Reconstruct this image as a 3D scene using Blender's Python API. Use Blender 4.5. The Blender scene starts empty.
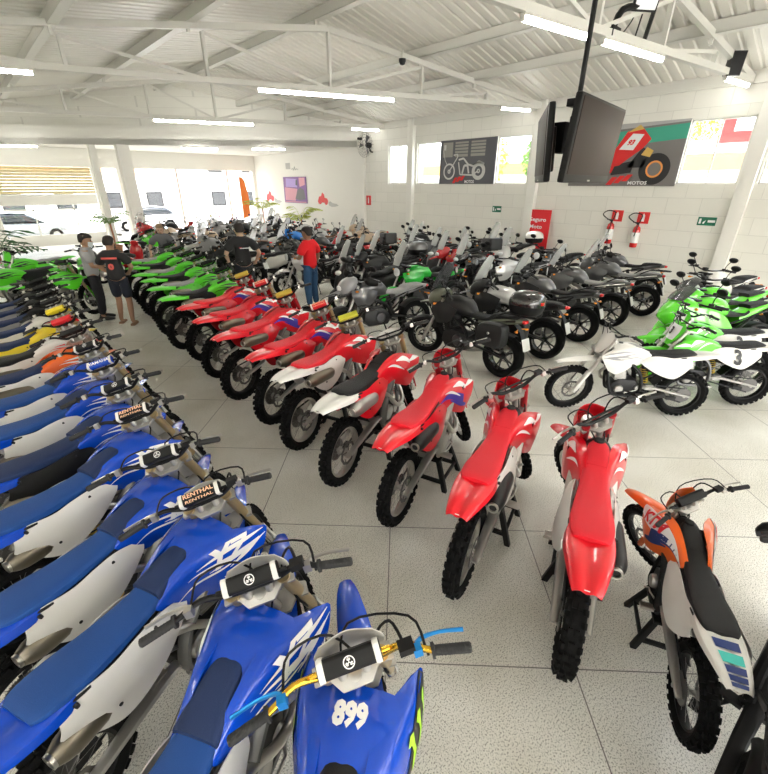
import bpy, bmesh, math, random
from math import sin, cos, pi, radians
from mathutils import Vector, Matrix
random.seed(7)
SC = bpy.context.scene
COL = SC.collection
PI = pi

# ------------------------------------------------------------------ materials
_M = {}
def mat(name, color, rough=.5, metal=0., coat=0., bump=0., bscale=60., spec=.5, var=0., vscale=8., alpha=1., trans=0., emit=None, estr=0.):
    if name in _M: return _M[name]
    m = bpy.data.materials.new(name); m.use_nodes = True
    nt = m.node_tree; b = nt.nodes['Principled BSDF']
    b.inputs['Base Color'].default_value = (*color, 1)
    b.inputs['Roughness'].default_value = rough
    b.inputs['Metallic'].default_value = metal
    b.inputs['Coat Weight'].default_value = coat
    b.inputs['Coat Roughness'].default_value = .06
    b.inputs['Specular IOR Level'].default_value = spec
    b.inputs['Alpha'].default_value = alpha
    b.inputs['Transmission Weight'].default_value = trans
    if emit:
        b.inputs['Emission Color'].default_value = (*emit, 1)
        b.inputs['Emission Strength'].default_value = estr
    if bump or var:
        tc = nt.nodes.new('ShaderNodeTexCoord')
        n = nt.nodes.new('ShaderNodeTexNoise'); n.inputs['Detail'].default_value = 3
        nt.links.new(tc.outputs['Object'], n.inputs['Vector'])
        n.inputs['Scale'].default_value = bscale if bump else vscale
        if bump:
            bp = nt.nodes.new('ShaderNodeBump'); bp.inputs['Strength'].default_value = bump
            bp.inputs['Distance'].default_value = .01
            nt.links.new(n.outputs['Fac'], bp.inputs['Height']); nt.links.new(bp.outputs['Normal'], b.inputs['Normal'])
        if var:
            n2 = nt.nodes.new('ShaderNodeTexNoise'); n2.inputs['Scale'].default_value = vscale
            nt.links.new(tc.outputs['Object'], n2.inputs['Vector'])
            mx = nt.nodes.new('ShaderNodeMix'); mx.data_type = 'RGBA'
            mx.inputs[6].default_value = (*[c * (1 - var) for c in color], 1)
            mx.inputs[7].default_value = (*[min(1, c * (1 + var)) for c in color], 1)
            nt.links.new(n2.outputs['Fac'], mx.inputs[0]); nt.links.new(mx.outputs[2], b.inputs['Base Color'])
    _M[name] = m
    return m

# ------------------------------------------------------------------ mesh builder
def V(*a): return Vector(a)
def catmull(P, t):
    """P list of Vectors, t in 0..1 over the whole list"""
    n = len(P) - 1
    if n == 0: return P[0].copy()
    s = min(max(t, 0), 1) * n; i = min(int(s), n - 1); u = s - i
    p1, p2 = P[i], P[i + 1]
    p0 = P[i - 1] if i > 0 else p1 * 2 - p2
    p3 = P[i + 2] if i + 2 <= n else p2 * 2 - p1
    return .5 * ((2 * p1) + (p2 - p0) * u + (2 * p0 - 5 * p1 + 4 * p2 - p3) * u * u + (3 * p1 - p0 - 3 * p2 + p3) * u ** 3)

class Surf:
    """smooth patch through a control grid: rows run along v, columns along u"""
    def __init__(s, grid): s.g = [[Vector(p) for p in r] for r in grid]
    def __call__(s, u, v): return catmull([catmull(r, u) for r in s.g], v)
    def n(s, u, v):
        e = .004
        a = s(min(u + e, 1), v) - s(max(u - e, 0), v); b = s(u, min(v + e, 1)) - s(u, max(v - e, 0))
        c = a.cross(b); return c.normalized() if c.length > 1e-12 else Vector((0, 0, 1))

class MB:
    def __init__(s): s.v = []; s.f = []
    def add(s, vs, fs):
        o = len(s.v); s.v += [tuple(p) for p in vs]; s.f += [tuple(i + o for i in f) for f in fs]; return s
    def box(s, c, size, R=None):
        hx, hy, hz = [q / 2 for q in size]; c = Vector(c)
        vs = [Vector((x, y, z)) for x in (-hx, hx) for y in (-hy, hy) for z in (-hz, hz)]
        if R is not None: vs = [R @ p for p in vs]
        return s.add([p + c for p in vs], [(0, 1, 3, 2), (4, 6, 7, 5), (0, 4, 5, 1), (2, 3, 7, 6), (0, 2, 6, 4), (1, 5, 7, 3)])
    def tube(s, pts, r, n=8, smooth=0, cap=True, flat=1.):
        pts = [Vector(p) for p in pts]
        rs = list(r) if isinstance(r, (list, tuple)) else [r] * len(pts)
        if smooth:
            m = (len(pts) - 1) * smooth
            rv = [Vector((q, 0, 0)) for q in rs]
            np_ = [catmull(pts, i / m) for i in range(m + 1)]; rs = [catmull(rv, i / m).x for i in range(m + 1)]; pts = np_
        t0 = (pts[1] - pts[0]).normalized()
        up = Vector((0, 0, 1)) if abs(t0.z) < .9 else Vector((0, 1, 0))
        N = t0.cross(up).normalized(); vs = []; fs = []
        for i, p in enumerate(pts):
            t = (pts[min(i + 1, len(pts) - 1)] - pts[max(i - 1, 0)]).normalized()
            N = (N - t * N.dot(t)).normalized(); B = t.cross(N)
            for k in range(n):
                a = 2 * pi * k / n; vs.append(p + (N * cos(a) + B * sin(a) * flat) * rs[i])
        for i in range(len(pts) - 1):
            for k in range(n):
                a, b = i * n + k, i * n + (k + 1) % n
                fs.append((a, b, b + n, a + n))
        if cap:
            fs.append(tuple(range(n - 1, -1, -1))); fs.append(tuple(range(len(vs) - n, len(vs))))
        return s.add(vs, fs)
    def loft(s, rings, sub=1, cap=True):
        rings = [[Vector(p) for p in r] for r in rings]; n = len(rings[0])
        if sub > 1:
            m = (len(rings) - 1) * sub
            rings = [[catmull([r[k] for r in rings], i / m) for k in range(n)] for i in range(m + 1)]
        vs = [p for r in rings for p in r]; fs = []
        for i in range(len(rings) - 1):
            for k in range(n):
                a, b = i * n + k, i * n + (k + 1) % n
                fs.append((a, b, b + n, a + n))
        if cap:
            for r, base, rev in ((rings[0], 0, True), (rings[-1], len(vs) - n, False)):
                c = sum(r, Vector()) / n; vs.append(c); ci = len(vs) - 1
                for k in range(n):
                    a, b = base + k, base + (k + 1) % n
                    fs.append((ci, b, a) if rev else (ci, a, b))
        return s.add(vs, fs)
    def lathe(s, prof, c=(0, 0, 0), n=32, axis='y', closed=False, wave=None):
        """prof: (radius, along-axis) pairs turned round an axis through c"""
        c = Vector(c); vs = []; fs = []; m = len(prof)
        for k in range(n):
            a = 2 * pi * k / n
            for (r, h) in prof:
                if wave: r = r * (1 + wave[0] * sin(wave[1] * a))
                if axis == 'y': p = Vector((r * cos(a), h, r * sin(a)))
                elif axis == 'x': p = Vector((h, r * cos(a), r * sin(a)))
                else: p = Vector((r * cos(a), r * sin(a), h))
                vs.append(p + c)
        for k in range(n):
            k2 = (k + 1) % n
            for j in range(m if closed else m - 1):
                j2 = (j + 1) % m
                fs.append((k * m + j, k * m + j2, k2 * m + j2, k2 * m + j))
        return s.add(vs, fs)
    def prism(s, poly, y0, y1, plane='xz'):
        def q(a, b, h): return (a, h, b) if plane == 'xz' else ((a, b, h) if plane == 'xy' else (h, a, b))
        n = len(poly)
        vs = [q(a, b, y0) for a, b in poly] + [q(a, b, y1) for a, b in poly]
        fs = [tuple(range(n)), tuple(range(2 * n - 1, n - 1, -1))] + [(i, i + n, (i + 1) % n + n, (i + 1) % n) for i in range(n)]
        return s.add(vs, fs)
    def panel(s, S, nu=10, nv=6, th=.004):
        vs = []; fs = []
        for side in (0, 1):
            for j in range(nv + 1):
                for i in range(nu + 1):
                    u, v = i / nu, j / nv
                    p = S(u, v)
                    vs.append(p - S.n(u, v) * th if side else p)
        w = nu + 1; o = w * (nv + 1)
        for j in range(nv):
            for i in range(nu):
                a = j * w + i
                fs.append((a, a + 1, a + w + 1, a + w)); fs.append((o + a + w, o + a + w + 1, o + a + 1, o + a))
        rim = [i for i in range(w)] + [j * w + nu for j in range(1, nv + 1)] + [nv * w + i for i in range(nu - 1, -1, -1)] + [j * w for j in range(nv - 1, 0, -1)]
        for a, b in zip(rim, rim[1:] + rim[:1]): fs.append((b, a, a + o, b + o))
        return s.add(vs, fs)
    def strip(s, S, pts, off=.003, n=16):
        """a raised band on patch S; pts = (u, v, half width in v)"""
        P = [Vector(p) for p in pts]; vs = []; fs = []
        for i in range(n + 1):
            q = catmull(P, i / n)
            for sg in (-1, -.5, 0, .5, 1):
                u, v = min(max(q.x, 0), 1), min(max(q.y + sg * q.z, 0), 1)
                vs.append(S(u, v) + S.n(u, v) * off)
        for i in range(n):
            for j in range(4): fs.append((5 * i + j, 5 * i + 5 + j, 5 * i + 6 + j, 5 * i + 1 + j))
        return s.add(vs, fs)
    def poly_on(s, S, poly, off=.003):
        vs = [S(min(max(u, 0), 1), min(max(v, 0), 1)) + S.n(min(max(u, 0), 1), min(max(v, 0), 1)) * off for u, v in poly]
        return s.add(vs, [tuple(range(len(vs)))])
    def xf(s, M): s.v = [tuple(M @ Vector(p)) for p in s.v]; return s
    def mirror(s): # copy of itself mirrored in y
        o = len(s.v); s.v += [(x, -y, z) for x, y, z in s.v[:o]]
        s.f += [tuple(i + o for i in reversed(f)) for f in list(s.f)]; return s
    def flipped(s):
        t = MB(); t.v = [(x, -y, z) for x, y, z in s.v]; t.f = [tuple(reversed(f)) for f in s.f]; return t
    def mesh(s, name, bevel=0., sharp=38., seg=2, fix=True):
        me = bpy.data.meshes.new(name); me.from_pydata(s.v, [], s.f)
        bm = bmesh.new(); bm.from_mesh(me)
        if fix: bmesh.ops.recalc_face_normals(bm, faces=bm.faces)
        if bevel:
            es = [e for e in bm.edges if len(e.link_faces) == 2 and e.calc_face_angle(0) > radians(30)]
            bmesh.ops.bevel(bm, geom=es, offset=bevel, segments=seg, affect='EDGES', profile=.6, clamp_overlap=True)
        lim = radians(sharp)
        for f in bm.faces: f.smooth = True
        for e in bm.edges:
            e.smooth = not (len(e.link_faces) == 2 and e.calc_face_angle(0) > lim)
        bm.to_mesh(me); bm.free(); me.materials.append(None)
        return me

_txt = {}
def text2d(s, bold=0.):
    """outline text as a flat mesh, centred, cap height about 1; (verts2d, faces)"""
    k = (s, bold)
    if k in _txt: return _txt[k]
    cu = bpy.data.curves.new('lettering', 'FONT'); cu.body = s; cu.align_x = 'CENTER'; cu.align_y = 'CENTER'
    cu.size = 1.38; cu.offset = bold; cu.resolution_u = 2
    o = bpy.data.objects.new('lettering', cu); COL.objects.link(o)
    dg = bpy.context.evaluated_depsgraph_get()
    me = bpy.data.meshes.new_from_object(o.evaluated_get(dg))
    if len(s) <= 3:     # finer faces so that big numbers follow curved panels
        bm = bmesh.new(); bm.from_mesh(me); bmesh.ops.triangulate(bm, faces=bm.faces); bmesh.ops.subdivide_edges(bm, edges=bm.edges, cuts=3, use_grid_fill=True); bm.to_mesh(me); bm.free()
    r = ([(v.co.x, v.co.y) for v in me.vertices], [tuple(p.vertices) for p in me.polygons])
    bpy.data.objects.remove(o); bpy.data.curves.remove(cu); bpy.data.meshes.remove(me)
    _txt[k] = r
    return r
def text_mb(s, fn, bold=0.02, slant=0.):
    vs, fs = text2d(s, bold); m = MB()
    return m.add([fn(x + slant * y, y) for x, y in vs], fs)
def text_on(S, s, u0, v0, du, dv, off=.004, bold=.02, slant=0.):
    """text on patch S: du, dv = patch-coordinate vectors of one cap height along / up"""
    def fn(x, y):
        u = min(max(u0 + x * du[0] + y * dv[0], 0), 1); v = min(max(v0 + x * du[1] + y * dv[1], 0), 1)
        return S(u, v) + S.n(u, v) * off
    return text_mb(s, fn, bold, slant)

# ------------------------------------------------------------------ objects
def part(name, me, m, parent, M=None):
    o = bpy.data.objects.new(name, me); COL.objects.link(o)
    if m is not None:
        o.material_slots[0].link = 'OBJECT'; o.material_slots[0].material = m
    if parent is not None: o.parent = parent
    if M is not None: o.matrix_local = M
    return o
def tag(o, label, cat, group=None, kind=None):
    if label: o['label'] = label
    if cat: o['category'] = cat
    if group: o['group'] = group
    if kind: o['kind'] = kind
    return o
def empty(name, loc, yaw=0., lean=0., sc=1.):
    o = bpy.data.objects.new(name, None); COL.objects.link(o); o.empty_display_size = .1
    o.location = loc; o.rotation_euler = (-lean, 0, yaw); o.scale = (sc,) * 3
    return o
def single(name, mb, m, label, cat, group=None, bevel=0., **k):
    return tag(part(name, mb.mesh(name, bevel, **k) if isinstance(mb, MB) else mb, m, None), label, cat, group)
def struct(name, mb, m, bevel=0.):
    o = part(name, mb.mesh(name, bevel), m, None); o['kind'] = 'structure'; return o
def se(hw, top, bot, n=16, p=2.6):
    """super-ellipse ring in (y,z), flat-ish sides; returns (y,z) list"""
    r = []
    for k in range(n):
        a = 2 * pi * k / n; c, s_ = cos(a), sin(a)
        y = hw * math.copysign(abs(c) ** (2 / p), c); z = math.copysign(abs(s_) ** (2 / p), s_)
        r.append((y, (top + bot) / 2 + (top - bot) / 2 * z))
    return r
def body(secs, sub=3, n=16, p=2.6):
    """loft along x of (x, half width, top z, bottom z[, p])"""
    m = MB()
    return m.loft([[(s[0], y, z) for y, z in se(s[1], s[2], s[3], n, s[4] if len(s) > 4 else p)] for s in secs], sub)
# ------------------------------------------------------------------ paints and metals
BLK = mat('black_plastic', (.005, .005, .0055), .5, spec=.3)
RUB = mat('tyre_rubber', (.004, .004, .004), .85, spec=.2, bump=.25, bscale=120)
GRIP = mat('grip_rubber', (.02, .02, .021), .75, bump=.3, bscale=200)
STEEL = mat('brushed_steel', (.62, .6, .57), .28, 1.)
CHROME = mat('chrome', (.75, .75, .74), .12, 1.)
ALU = mat('cast_aluminium', (.5, .49, .47), .42, .85)
DALU = mat('dark_engine_metal', (.03, .03, .031), .45, .6)
GREYM = mat('dull_grey_metal', (.16, .155, .15), .4, .8)
SPOKE = mat('spoke_steel', (.3, .29, .28), .3, 1.)
GOLD = mat('gold_fork_tube', (.52, .4, .22), .3, .75)
GOLDBAR = mat('gold_anodised_bar', (.85, .5, .05), .25, .9)
BLUEAN = mat('blue_anodised_lever', (.02, .3, .8), .3, .6)
TITAN = mat('titanium_muffler', (.24, .215, .17), .35, .9)
HOLE = mat('sooty_pipe_bore', (.01, .009, .008), .9)
REDAN = mat('red_anodised', (.5, .02, .03), .35, .5)
FRAMEG = mat('grey_alloy_frame', (.2, .2, .2), .4, .7)
def plastic(n, c, r=.28): return mat(n + '_plastic', c, r, coat=.5)
BLUE = plastic('racing_blue', (.001, .06, .52), .24)
RED = plastic('signal_red', (.76, .004, .016))
GREEN = plastic('lime_green', (.10, .68, .02))
ORANGE = plastic('bright_orange', (.9, .14, .01))
WHITE = plastic('white', (.76, .75, .72), .35)
YELLOW = plastic('yellow', (.85, .68, .02))
GREY = plastic('grey', (.28, .28, .29), .4)
SILVERP = plastic('silver', (.55, .55, .54), .3)
NAVYSEAT = mat('navy_seat_cover', (.004, .02, .085), .7, bump=.2, bscale=300)
BLUESEAT = mat('blue_seat_cover', (.002, .055, .25), .62, bump=.25, bscale=300)
REDSEAT = mat('red_seat_cover', (.72, .01, .025), .55, bump=.25, bscale=300)
BLKSEAT = mat('black_seat_cover', (.011, .011, .012), .6, spec=.35, bump=.25, bscale=300)
GREYSEAT = mat('grey_seat_cover', (.3, .3, .3), .6, bump=.25, bscale=300)
WDEC = mat('white_decal', (.9, .9, .9), .4)
BDEC = mat('black_decal', (.015, .015, .015), .4)
VDEC = mat('violet_decal', (.06, .04, .42), .4)
RDEC = mat('red_decal', (.75, .02, .03), .4)
GDEC = mat('acid_green_decal', (.45, .85, .02), .4)
ODEC = mat('peach_decal', (.95, .55, .35), .45)
TEAL = mat('teal_decal', (.05, .5, .45), .4)
NDEC = mat('navy_decal', (.01, .03, .16), .4)
SPRING = mat('shock_spring', (.6, .05, .04), .4)
YSPRING = mat('yellow_spring', (.75, .5, .05), .4)
BOXBLK = mat('black_powder_coat', (.005, .005, .005), .5, spec=.3)

# ------------------------------------------------------------------ dirt bike meshes (x forward, y left, wheels on z = 0)
RAKE = radians(27); AXS = Vector((-sin(RAKE), 0, cos(RAKE))); P0 = Vector((.856, 0, 0))
def steer_m(a, ax=AXS, p0=P0): return Matrix.Translation(p0) @ Matrix.Rotation(a, 4, ax) @ Matrix.Translation(-p0)
MX = {}
def wheel_set(key, c, R, w, rimr, nk, D, knob=.016):
    t = MB(); h = w / 2; ri = rimr + .004; b = R - knob
    prof = [(ri, -h * .55), (ri + .018, -h * .85), ((ri + b) / 2, -h), (b - .022, -h * .93), (b - .007, -h * .66), (b, -h * .3), (b, h * .3), (b - .007, h * .66), (b - .022, h * .93), ((ri + b) / 2, h), (ri + .018, h * .85), (ri, h * .55)]
    t.lathe(prof, c, 48)
    for k in range(nk):
        a = 2 * pi * k / nk
        def kn(a, y, sx, sy, tilt=0, r=None):
            r = (r or b) + knob * .35
            Rm = Matrix.Rotation(-a, 3, 'Y')
            Rm = Rm @ Matrix.Rotation(tilt, 3, 'Z')
            t.box(Vector(c) + Rm0(a) @ Vector((r, y, 0)), (knob * 1.5, sy, sx), Rm)
        def Rm0(a): return Matrix.Rotation(-a, 3, 'Y')
        pit = 2 * pi * b / nk
        if k % 2 == 0:
            kn(a, -h * .30, pit * .55, w * .2); kn(a, h * .30, pit * .55, w * .2)
        else:
            kn(a, 0, pit * .55, w * .26)
        kn(a + .3 * pit / b, -h * .80, pit * .5, w * .17, .5, b - .014); kn(a + .3 * pit / b, h * .80, pit * .5, w * .17, -.5, b - .014)
    D[key + '_tyre'] = t.mesh('tyre')
    r = MB(); rw = w * .28
    r.lathe([(rimr + .012, -rw), (rimr + .012, -rw * .8), (rimr - .004, -rw * .6), (rimr - .010, 0), (rimr - .004, rw * .6), (rimr + .012, rw * .8), (rimr + .012, rw), (rimr - .012, rw), (rimr - .020, 0), (rimr - .012, -rw)], c, 48, closed=True)
    D[key + '_rim'] = r.mesh('rim')
    s = MB()
    for k in range(28):
        a = 2 * pi * k / 28; sd = 1 if k % 2 else -1; a2 = a + (.35 if k % 4 < 2 else -.35)
        s.tube([Vector(c) + Vector((.038 * cos(a2), .03 * sd, .038 * sin(a2))), Vector(c) + Vector(((rimr - .012) * cos(a), .006 * sd, (rimr - .012) * sin(a)))], .0013, 4, cap=False)
    D[key + '_spokes'] = s.mesh('spokes')
    hb = MB().lathe([(0, -.06), (.016, -.06), (.018, -.042), (.04, -.036), (.04, -.026), (.022, -.018), (.022, .018), (.04, .026), (.04, .036), (.018, .042), (.016, .06), (0, .06)], c, 20)
    D[key + '_hub'] = hb.mesh('hub')
    return D
def disc(c, y, r, name='brake_disc'):
    c = Vector(c) + Vector((0, y, 0)); m = MB()
    m.lathe([(r, -.002), (r, .002), (r * .78, .002), (r * .78, -.002)], c, 48, closed=True, wave=(.03, 10))
    for k in range(5):
        a = 2 * pi * k / 5
        m.tube([c + Vector((.03 * cos(a), 0, .03 * sin(a))), c + Vector((r * .82 * cos(a + .3), 0, r * .82 * sin(a + .3)))], .005, 5)
    return m.mesh(name)

FA = (.74, 0, .345); RA = (-.74, 0, .335)
class SubV:
    """a band of a patch between two v values"""
    def __init__(s, S, a, b): s.S, s.a, s.b = S, a, b
    def __call__(s, u, v): return s.S(u, s.a + (s.b - s.a) * v)
    def n(s, u, v): return s.S.n(u, s.a + (s.b - s.a) * v)
def padq(a, y, b):
    c = .7071; return Vector((.285 + c * a - c * b, y, 1.20 + c * a + c * b))
def fk(z, off=.036): return .856 - z * math.tan(RAKE) + off   # fork line x at height z
SHR = {}
def build_mx():
    D = MX
    wheel_set('front', FA, .345, .088, .262, 34, D); wheel_set('rear', RA, .335, .112, .238, 30, D, .019)
    D['front_disc'] = disc(FA, .055, .13); D['rear_disc'] = disc(RA, -.06, .115)
    sp = MB(); c = Vector(RA) + Vector((0, .062, 0))
    n = 46
    sp.loft([[c + Vector(((.098 if k % 2 else .108) * cos(pi * k / n), y, (.098 if k % 2 else .108) * sin(pi * k / n))) for k in range(2 * n)] for y in (-.003, .003)], 1)
    D['sprocket'] = sp.mesh('sprocket')
    for sd, nm in ((1, 'L'), (-1, 'R')):
        y = .108 * sd
        D['fork' + nm] = MB().tube([(fk(1.125), y, 1.125), (fk(.66), y, .66), (fk(.60), y, .60)], [.029, .029, .026], 14).mesh('fork_tube')
        m = MB().tube([(fk(.64), y, .64), (fk(.40), y, .40)], .0225, 12)
        m.tube([(fk(.43), y, .43), (fk(.33), y, .33)], [.027, .03], 10); m.box((.74, y * .82, .345), (.06, .035, .06))
        D['slider' + nm] = m.mesh('fork_slider')
        g = [[(fk(z) + dx, y + sd * dy, z) for dx, dy in ((-.005, .034), (.03, .03), (.038, 0), (.03, -.03))] for z in (.655, .55, .45, .34)]
        m = MB().panel(Surf(g), 6, 6, .003); m.box((fk(.43) + .012, y + sd * .03, .43), (.05, .006, .14), Matrix.Rotation(-RAKE, 3, 'Y'))
        D['guard' + nm] = m.mesh('fork_guard')
    m = MB()
    for z, hh in ((1.085, .022), (.865, .028)):
        R = Matrix.Rotation(-RAKE, 3, 'Y')
        m.prism([(-.045, -.055), (.0, -.09), (-.0, -.15), (.06, -.15), (.075, -.08), (.05, 0), (.075, .08), (.06, .15), (0, .15), (0, .09), (-.045, .055)], -hh / 2, hh / 2, 'xy')
        k = len(m.v) - 22
        m.v[k:] = [tuple(R @ Vector(p) + Vector((fk(z, 0) + .005, 0, z))) for p in m.v[k:]]
    for y in (-.045, .045): m.tube([(fk(1.09, 0) + .01, y, 1.09), (fk(1.09, 0) + .005, y, 1.135)], .019, 10)
    m.tube([(fk(.85, 0), 0, .85), (fk(1.1, 0), 0, 1.1)], .024, 10)
    D['clamps'] = m.mesh('triple_clamp', .003)
    hp = [(.175, -.405, 1.205), (.205, -.28, 1.215), (.265, -.20, 1.205), (.30, -.11, 1.15), (.305, -.05, 1.14), (.305, .05, 1.14), (.30, .11, 1.15), (.265, .20, 1.205), (.205, .28, 1.215), (.175, .405, 1.205)]
    D['bar'] = MB().tube(hp, [.011, .0115, .0125, .0145, .0145, .0145, .0145, .0125, .0115, .011], 10, 4).mesh('handlebar')
    D['crossbar'] = MB().tube([(.285, -.145, 1.19), (.285, .145, 1.19)], .009, 8).mesh('crossbar')
    for sd, nm in ((1, 'L'), (-1, 'R')):
        m = MB().tube([(.172, .41 * sd, 1.205), (.173, .405 * sd, 1.205), (.201, .29 * sd, 1.214), (.2015, .288 * sd, 1.2145), (.203, .278 * sd, 1.2145)], [.013, .0175, .0165, .026, .026], 12)
        for i in range(9):
            t = i / 9; m.lathe([(.0168, -.003), (.0182, 0), (.0168, .003)], (.175 + .024 * t, sd * (.398 - .1 * t), 1.206 + .007 * t), 12)
        D['grip' + nm] = m.mesh('grip')
        m = MB().box((.225, .235 * sd, 1.212), (.03, .03, .036))
        m.tube([(.245, .235 * sd, 1.212), (.262, .265 * sd, 1.21), (.262, .33 * sd, 1.205), (.243, .41 * sd, 1.20)], [.009, .007, .0055, .0065], 8, 3, flat=1.4)
        D['lever' + nm] = m.mesh('lever')
        m = MB()
        if sd < 0: m.box((.235, -.20, 1.235), (.045, .055, .03)); m.tube([(.24, -.2, 1.22), (.36, -.17, 1.22), (.40, -.10, 1.1), (.40, -.1, .9), (.52, -.1, .68), (.70, -.07, .42)], .006, 6, 4)
        else: m.tube([(.245, .235, 1.21), (.36, .2, 1.24), (.40, .05, 1.2), (.33, -.03, 1.02), (.24, .1, .85), (.1, .12, .62)], .005, 6, 4)
        if sd < 0: m.tube([(.2, -.265, 1.2), (.33, -.24, 1.25), (.41, -.02, 1.22), (.36, .05, 1.03), (.2, .03, .84)], .005, 6, 4)
        D['cable' + nm] = m.mesh('cable')
    m = MB(); m.loft([[padq(.034 * a, y, .026 * b) for a, b in ((-1, -.7), (-.7, -1), (.7, -1), (1, -.7), (1, .7), (.7, 1), (-.7, 1), (-1, .7))] for y in (-.115, -.108, .108, .115)], 1)
    D['pad'] = m.mesh('bar_pad', .004)
    for sd, nm in ((1, 'L'), (-1, 'R')):
        m = MB(); m.loft([[padq(.037 * a, y * sd, .029 * b) for a, b in ((-1, -.7), (-.7, -1), (.7, -1), (1, -.7), (1, .7), (.7, 1), (-.7, 1), (-1, .7))] for y in (.09, .112)], 1)
        D['pad_end' + nm] = m.mesh('pad_trim', .003)
    pf = lambda sz: (lambda x, y: Vector((.2485 - .0, -x * sz, 1.197 + y * sz)))
    top = lambda sz: (lambda x, y: Vector((.285 + y * sz - .0, -x * sz, 1.2335)))
    m = text_mb('RENTHAL', lambda x, y: padq(.014 + y * .024, -x * .028, .0275), .035); m2 = text_mb('RENTHAL', lambda x, y: padq(-.018 + y * .016, -x * .026, .0275), .02); m.add(m2.v, m2.f)
    D['pad_word'] = m.mesh('pad_lettering', fix=False)
    m = text_mb('YAMAHA', lambda x, y: padq(y * .03, -x * .033, .0275), .035)
    D['pad_word2'] = m.mesh('pad_lettering', fix=False)
    m = MB()   # round emblem with three forks
    for f_ in ((lambda x, y: padq(y * .021, -x * .021, .0275)),):
        N = 24; vs = [(cos(2 * pi * k / N), sin(2 * pi * k / N)) for k in range(N)]
        m.add([f_(x, y) for x, y in vs] + [f_(x * .82, y * .82) for x, y in vs], [(k, (k + 1) % N, N + (k + 1) % N, N + k) for k in range(N)])
        for k in range(3):
            a = pi / 2 + k * 2 * pi / 3
            for (l0, l1, wd, sh) in ((0, .84, .07, 0), (.3, .62, .07, .2), (.3, .62, .07, -.2), (.28, .40, .25, 0)):
                q = [(l0, sh - wd), (l1, sh - wd), (l1, sh + wd), (l0, sh + wd)]
                m.add([f_(cos(a) * p - sin(a) * r, sin(a) * p + cos(a) * r) for p, r in q], [(0, 1, 2, 3)])
    D['pad_emblem'] = m.mesh('pad_emblem', fix=False)
    # front plate: white U behind the pad
    g = [[(.365, -.10, 1.205), (.385, 0, 1.215), (.365, .10, 1.205)], [(.375, -.135, 1.13), (.425, 0, 1.13), (.375, .135, 1.13)], [(.42, -.105, 1.0), (.465, 0, 1.0), (.42, .105, 1.0)], [(.475, -.05, .89), (.495, 0, .89), (.475, .05, .89)]]
    SHR['plate'] = Surf(g); D['number_plate'] = MB().panel(SHR['plate'], 14, 14, .004).mesh('number_plate')
    # headlight cowl (enduro red): mask standing up in front of the bars
    g = [[(.40, -.115, 1.14), (.455, -.05, 1.185), (.455, .05, 1.185), (.40, .115, 1.14)], [(.43, -.135, 1.07), (.525, -.06, 1.08), (.525, .06, 1.08), (.43, .135, 1.07)], [(.48, -.10, .95), (.56, -.05, .94), (.56, .05, .94), (.48, .10, .95)]]
    D['headlight_mask'] = MB().panel(Surf(g), 10, 8, .006).mesh('headlight_mask')
    D['headlamp'] = MB().lathe([(0, .03), (.04, .024), (.055, .0), (.05, -.03), (0, -.04)], (.515, 0, 1.05), 20, 'x').mesh('headlamp')
    # front fender
    cx = [(.27, .765, .05, .02), (.38, .795, .065, .02), (.52, .825, .072, .03), (.68, .83, .078, .035), (.84, .815, .064, .03), (.94, .795, .05, .022), (1.01, .77, .03, .01)]
    g = [[(x + .0, y * w, z - abs(y) ** 2 * d) for y in (-1, -.55, 0, .55, 1)] for x, z, w, d in cx]
    SHR['ff'] = Surf(g); D['front_fender'] = MB().panel(SHR['ff'], 8, 18, .004).mesh('front_fender')
    # tank, shrouds
    D['tank'] = body([(.30, .05, .985, .84), (.26, .085, 1.0, .82), (.14, .10, 1.005, .80), (0, .095, .98, .80), (-.12, .085, .93, .80)], 3, 16, 2.8).mesh('fuel_tank')
    D['cap'] = MB().lathe([(0, .03), (.03, .03), (.034, .02), (.034, 0), (.04, -.01)], (.19, 0, 1.005), 20, 'z').mesh('tank_cap')
    gR = [[(-.20, -.06, .925), (-.03, -.075, 1.0), (.13, -.085, 1.017), (.26, -.12, 1.002), (.41, -.20, .945)],
          [(-.20, -.088, .90), (-.02, -.115, .985), (.16, -.165, .995), (.32, -.215, .96), (.475, -.235, .905)],
          [(-.17, -.10, .86), (-.01, -.135, .92), (.15, -.195, .91), (.31, -.235, .88), (.45, -.248, .85)],
          [(-.12, -.108, .81), (.0, -.145, .84), (.14, -.205, .80), (.29, -.242, .77), (.41, -.25, .78)],
          [(-.06, -.112, .765), (.03, -.142, .75), (.13, -.19, .70), (.25, -.225, .66), (.36, -.235, .71)]]
    gR = [list(reversed(r)) for r in gR]   # u: front -> back
    gR = [list(reversed(r)) for r in gR]
    gL = [[(x, -y, z) for x, y, z in reversed(r)] for r in gR]   # u runs front -> back on the left so normals face out
    S_R = Surf(list(reversed(gR))); S_L = Surf(list(reversed(gL)))   # v runs bottom -> top
    SHR['R'], SHR['L'] = S_R, S_L
    full_R, full_L = S_R, S_L
    D['shroudR'] = MB().panel(S_R, 14, 10, .005).mesh('radiator_shroud'); D['shroudL'] = MB().panel(S_L, 14, 10, .005).mesh('radiator_shroud')
    S_R, S_L = SubV(full_R, .10, .90), SubV(full_L, .10, .90)
    for sd, nm in ((1, 'L'), (-1, 'R')):
        D['radiator' + nm] = MB().box((.27, .14 * sd, .80), (.05, .10, .26), Matrix.Rotation(-.3, 3, 'Y')).mesh('radiator', .004)
    # seat
    D['seat'] = body([(.06, .07, .99, .92), (-.04, .082, .972, .90), (-.2, .088, .94, .86), (-.4, .105, .935, .86), (-.58, .118, .95, .89), (-.70, .108, .958, .915), (-.745, .085, .95, .92)], 4, 18, 3.4).mesh('seat')
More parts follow.
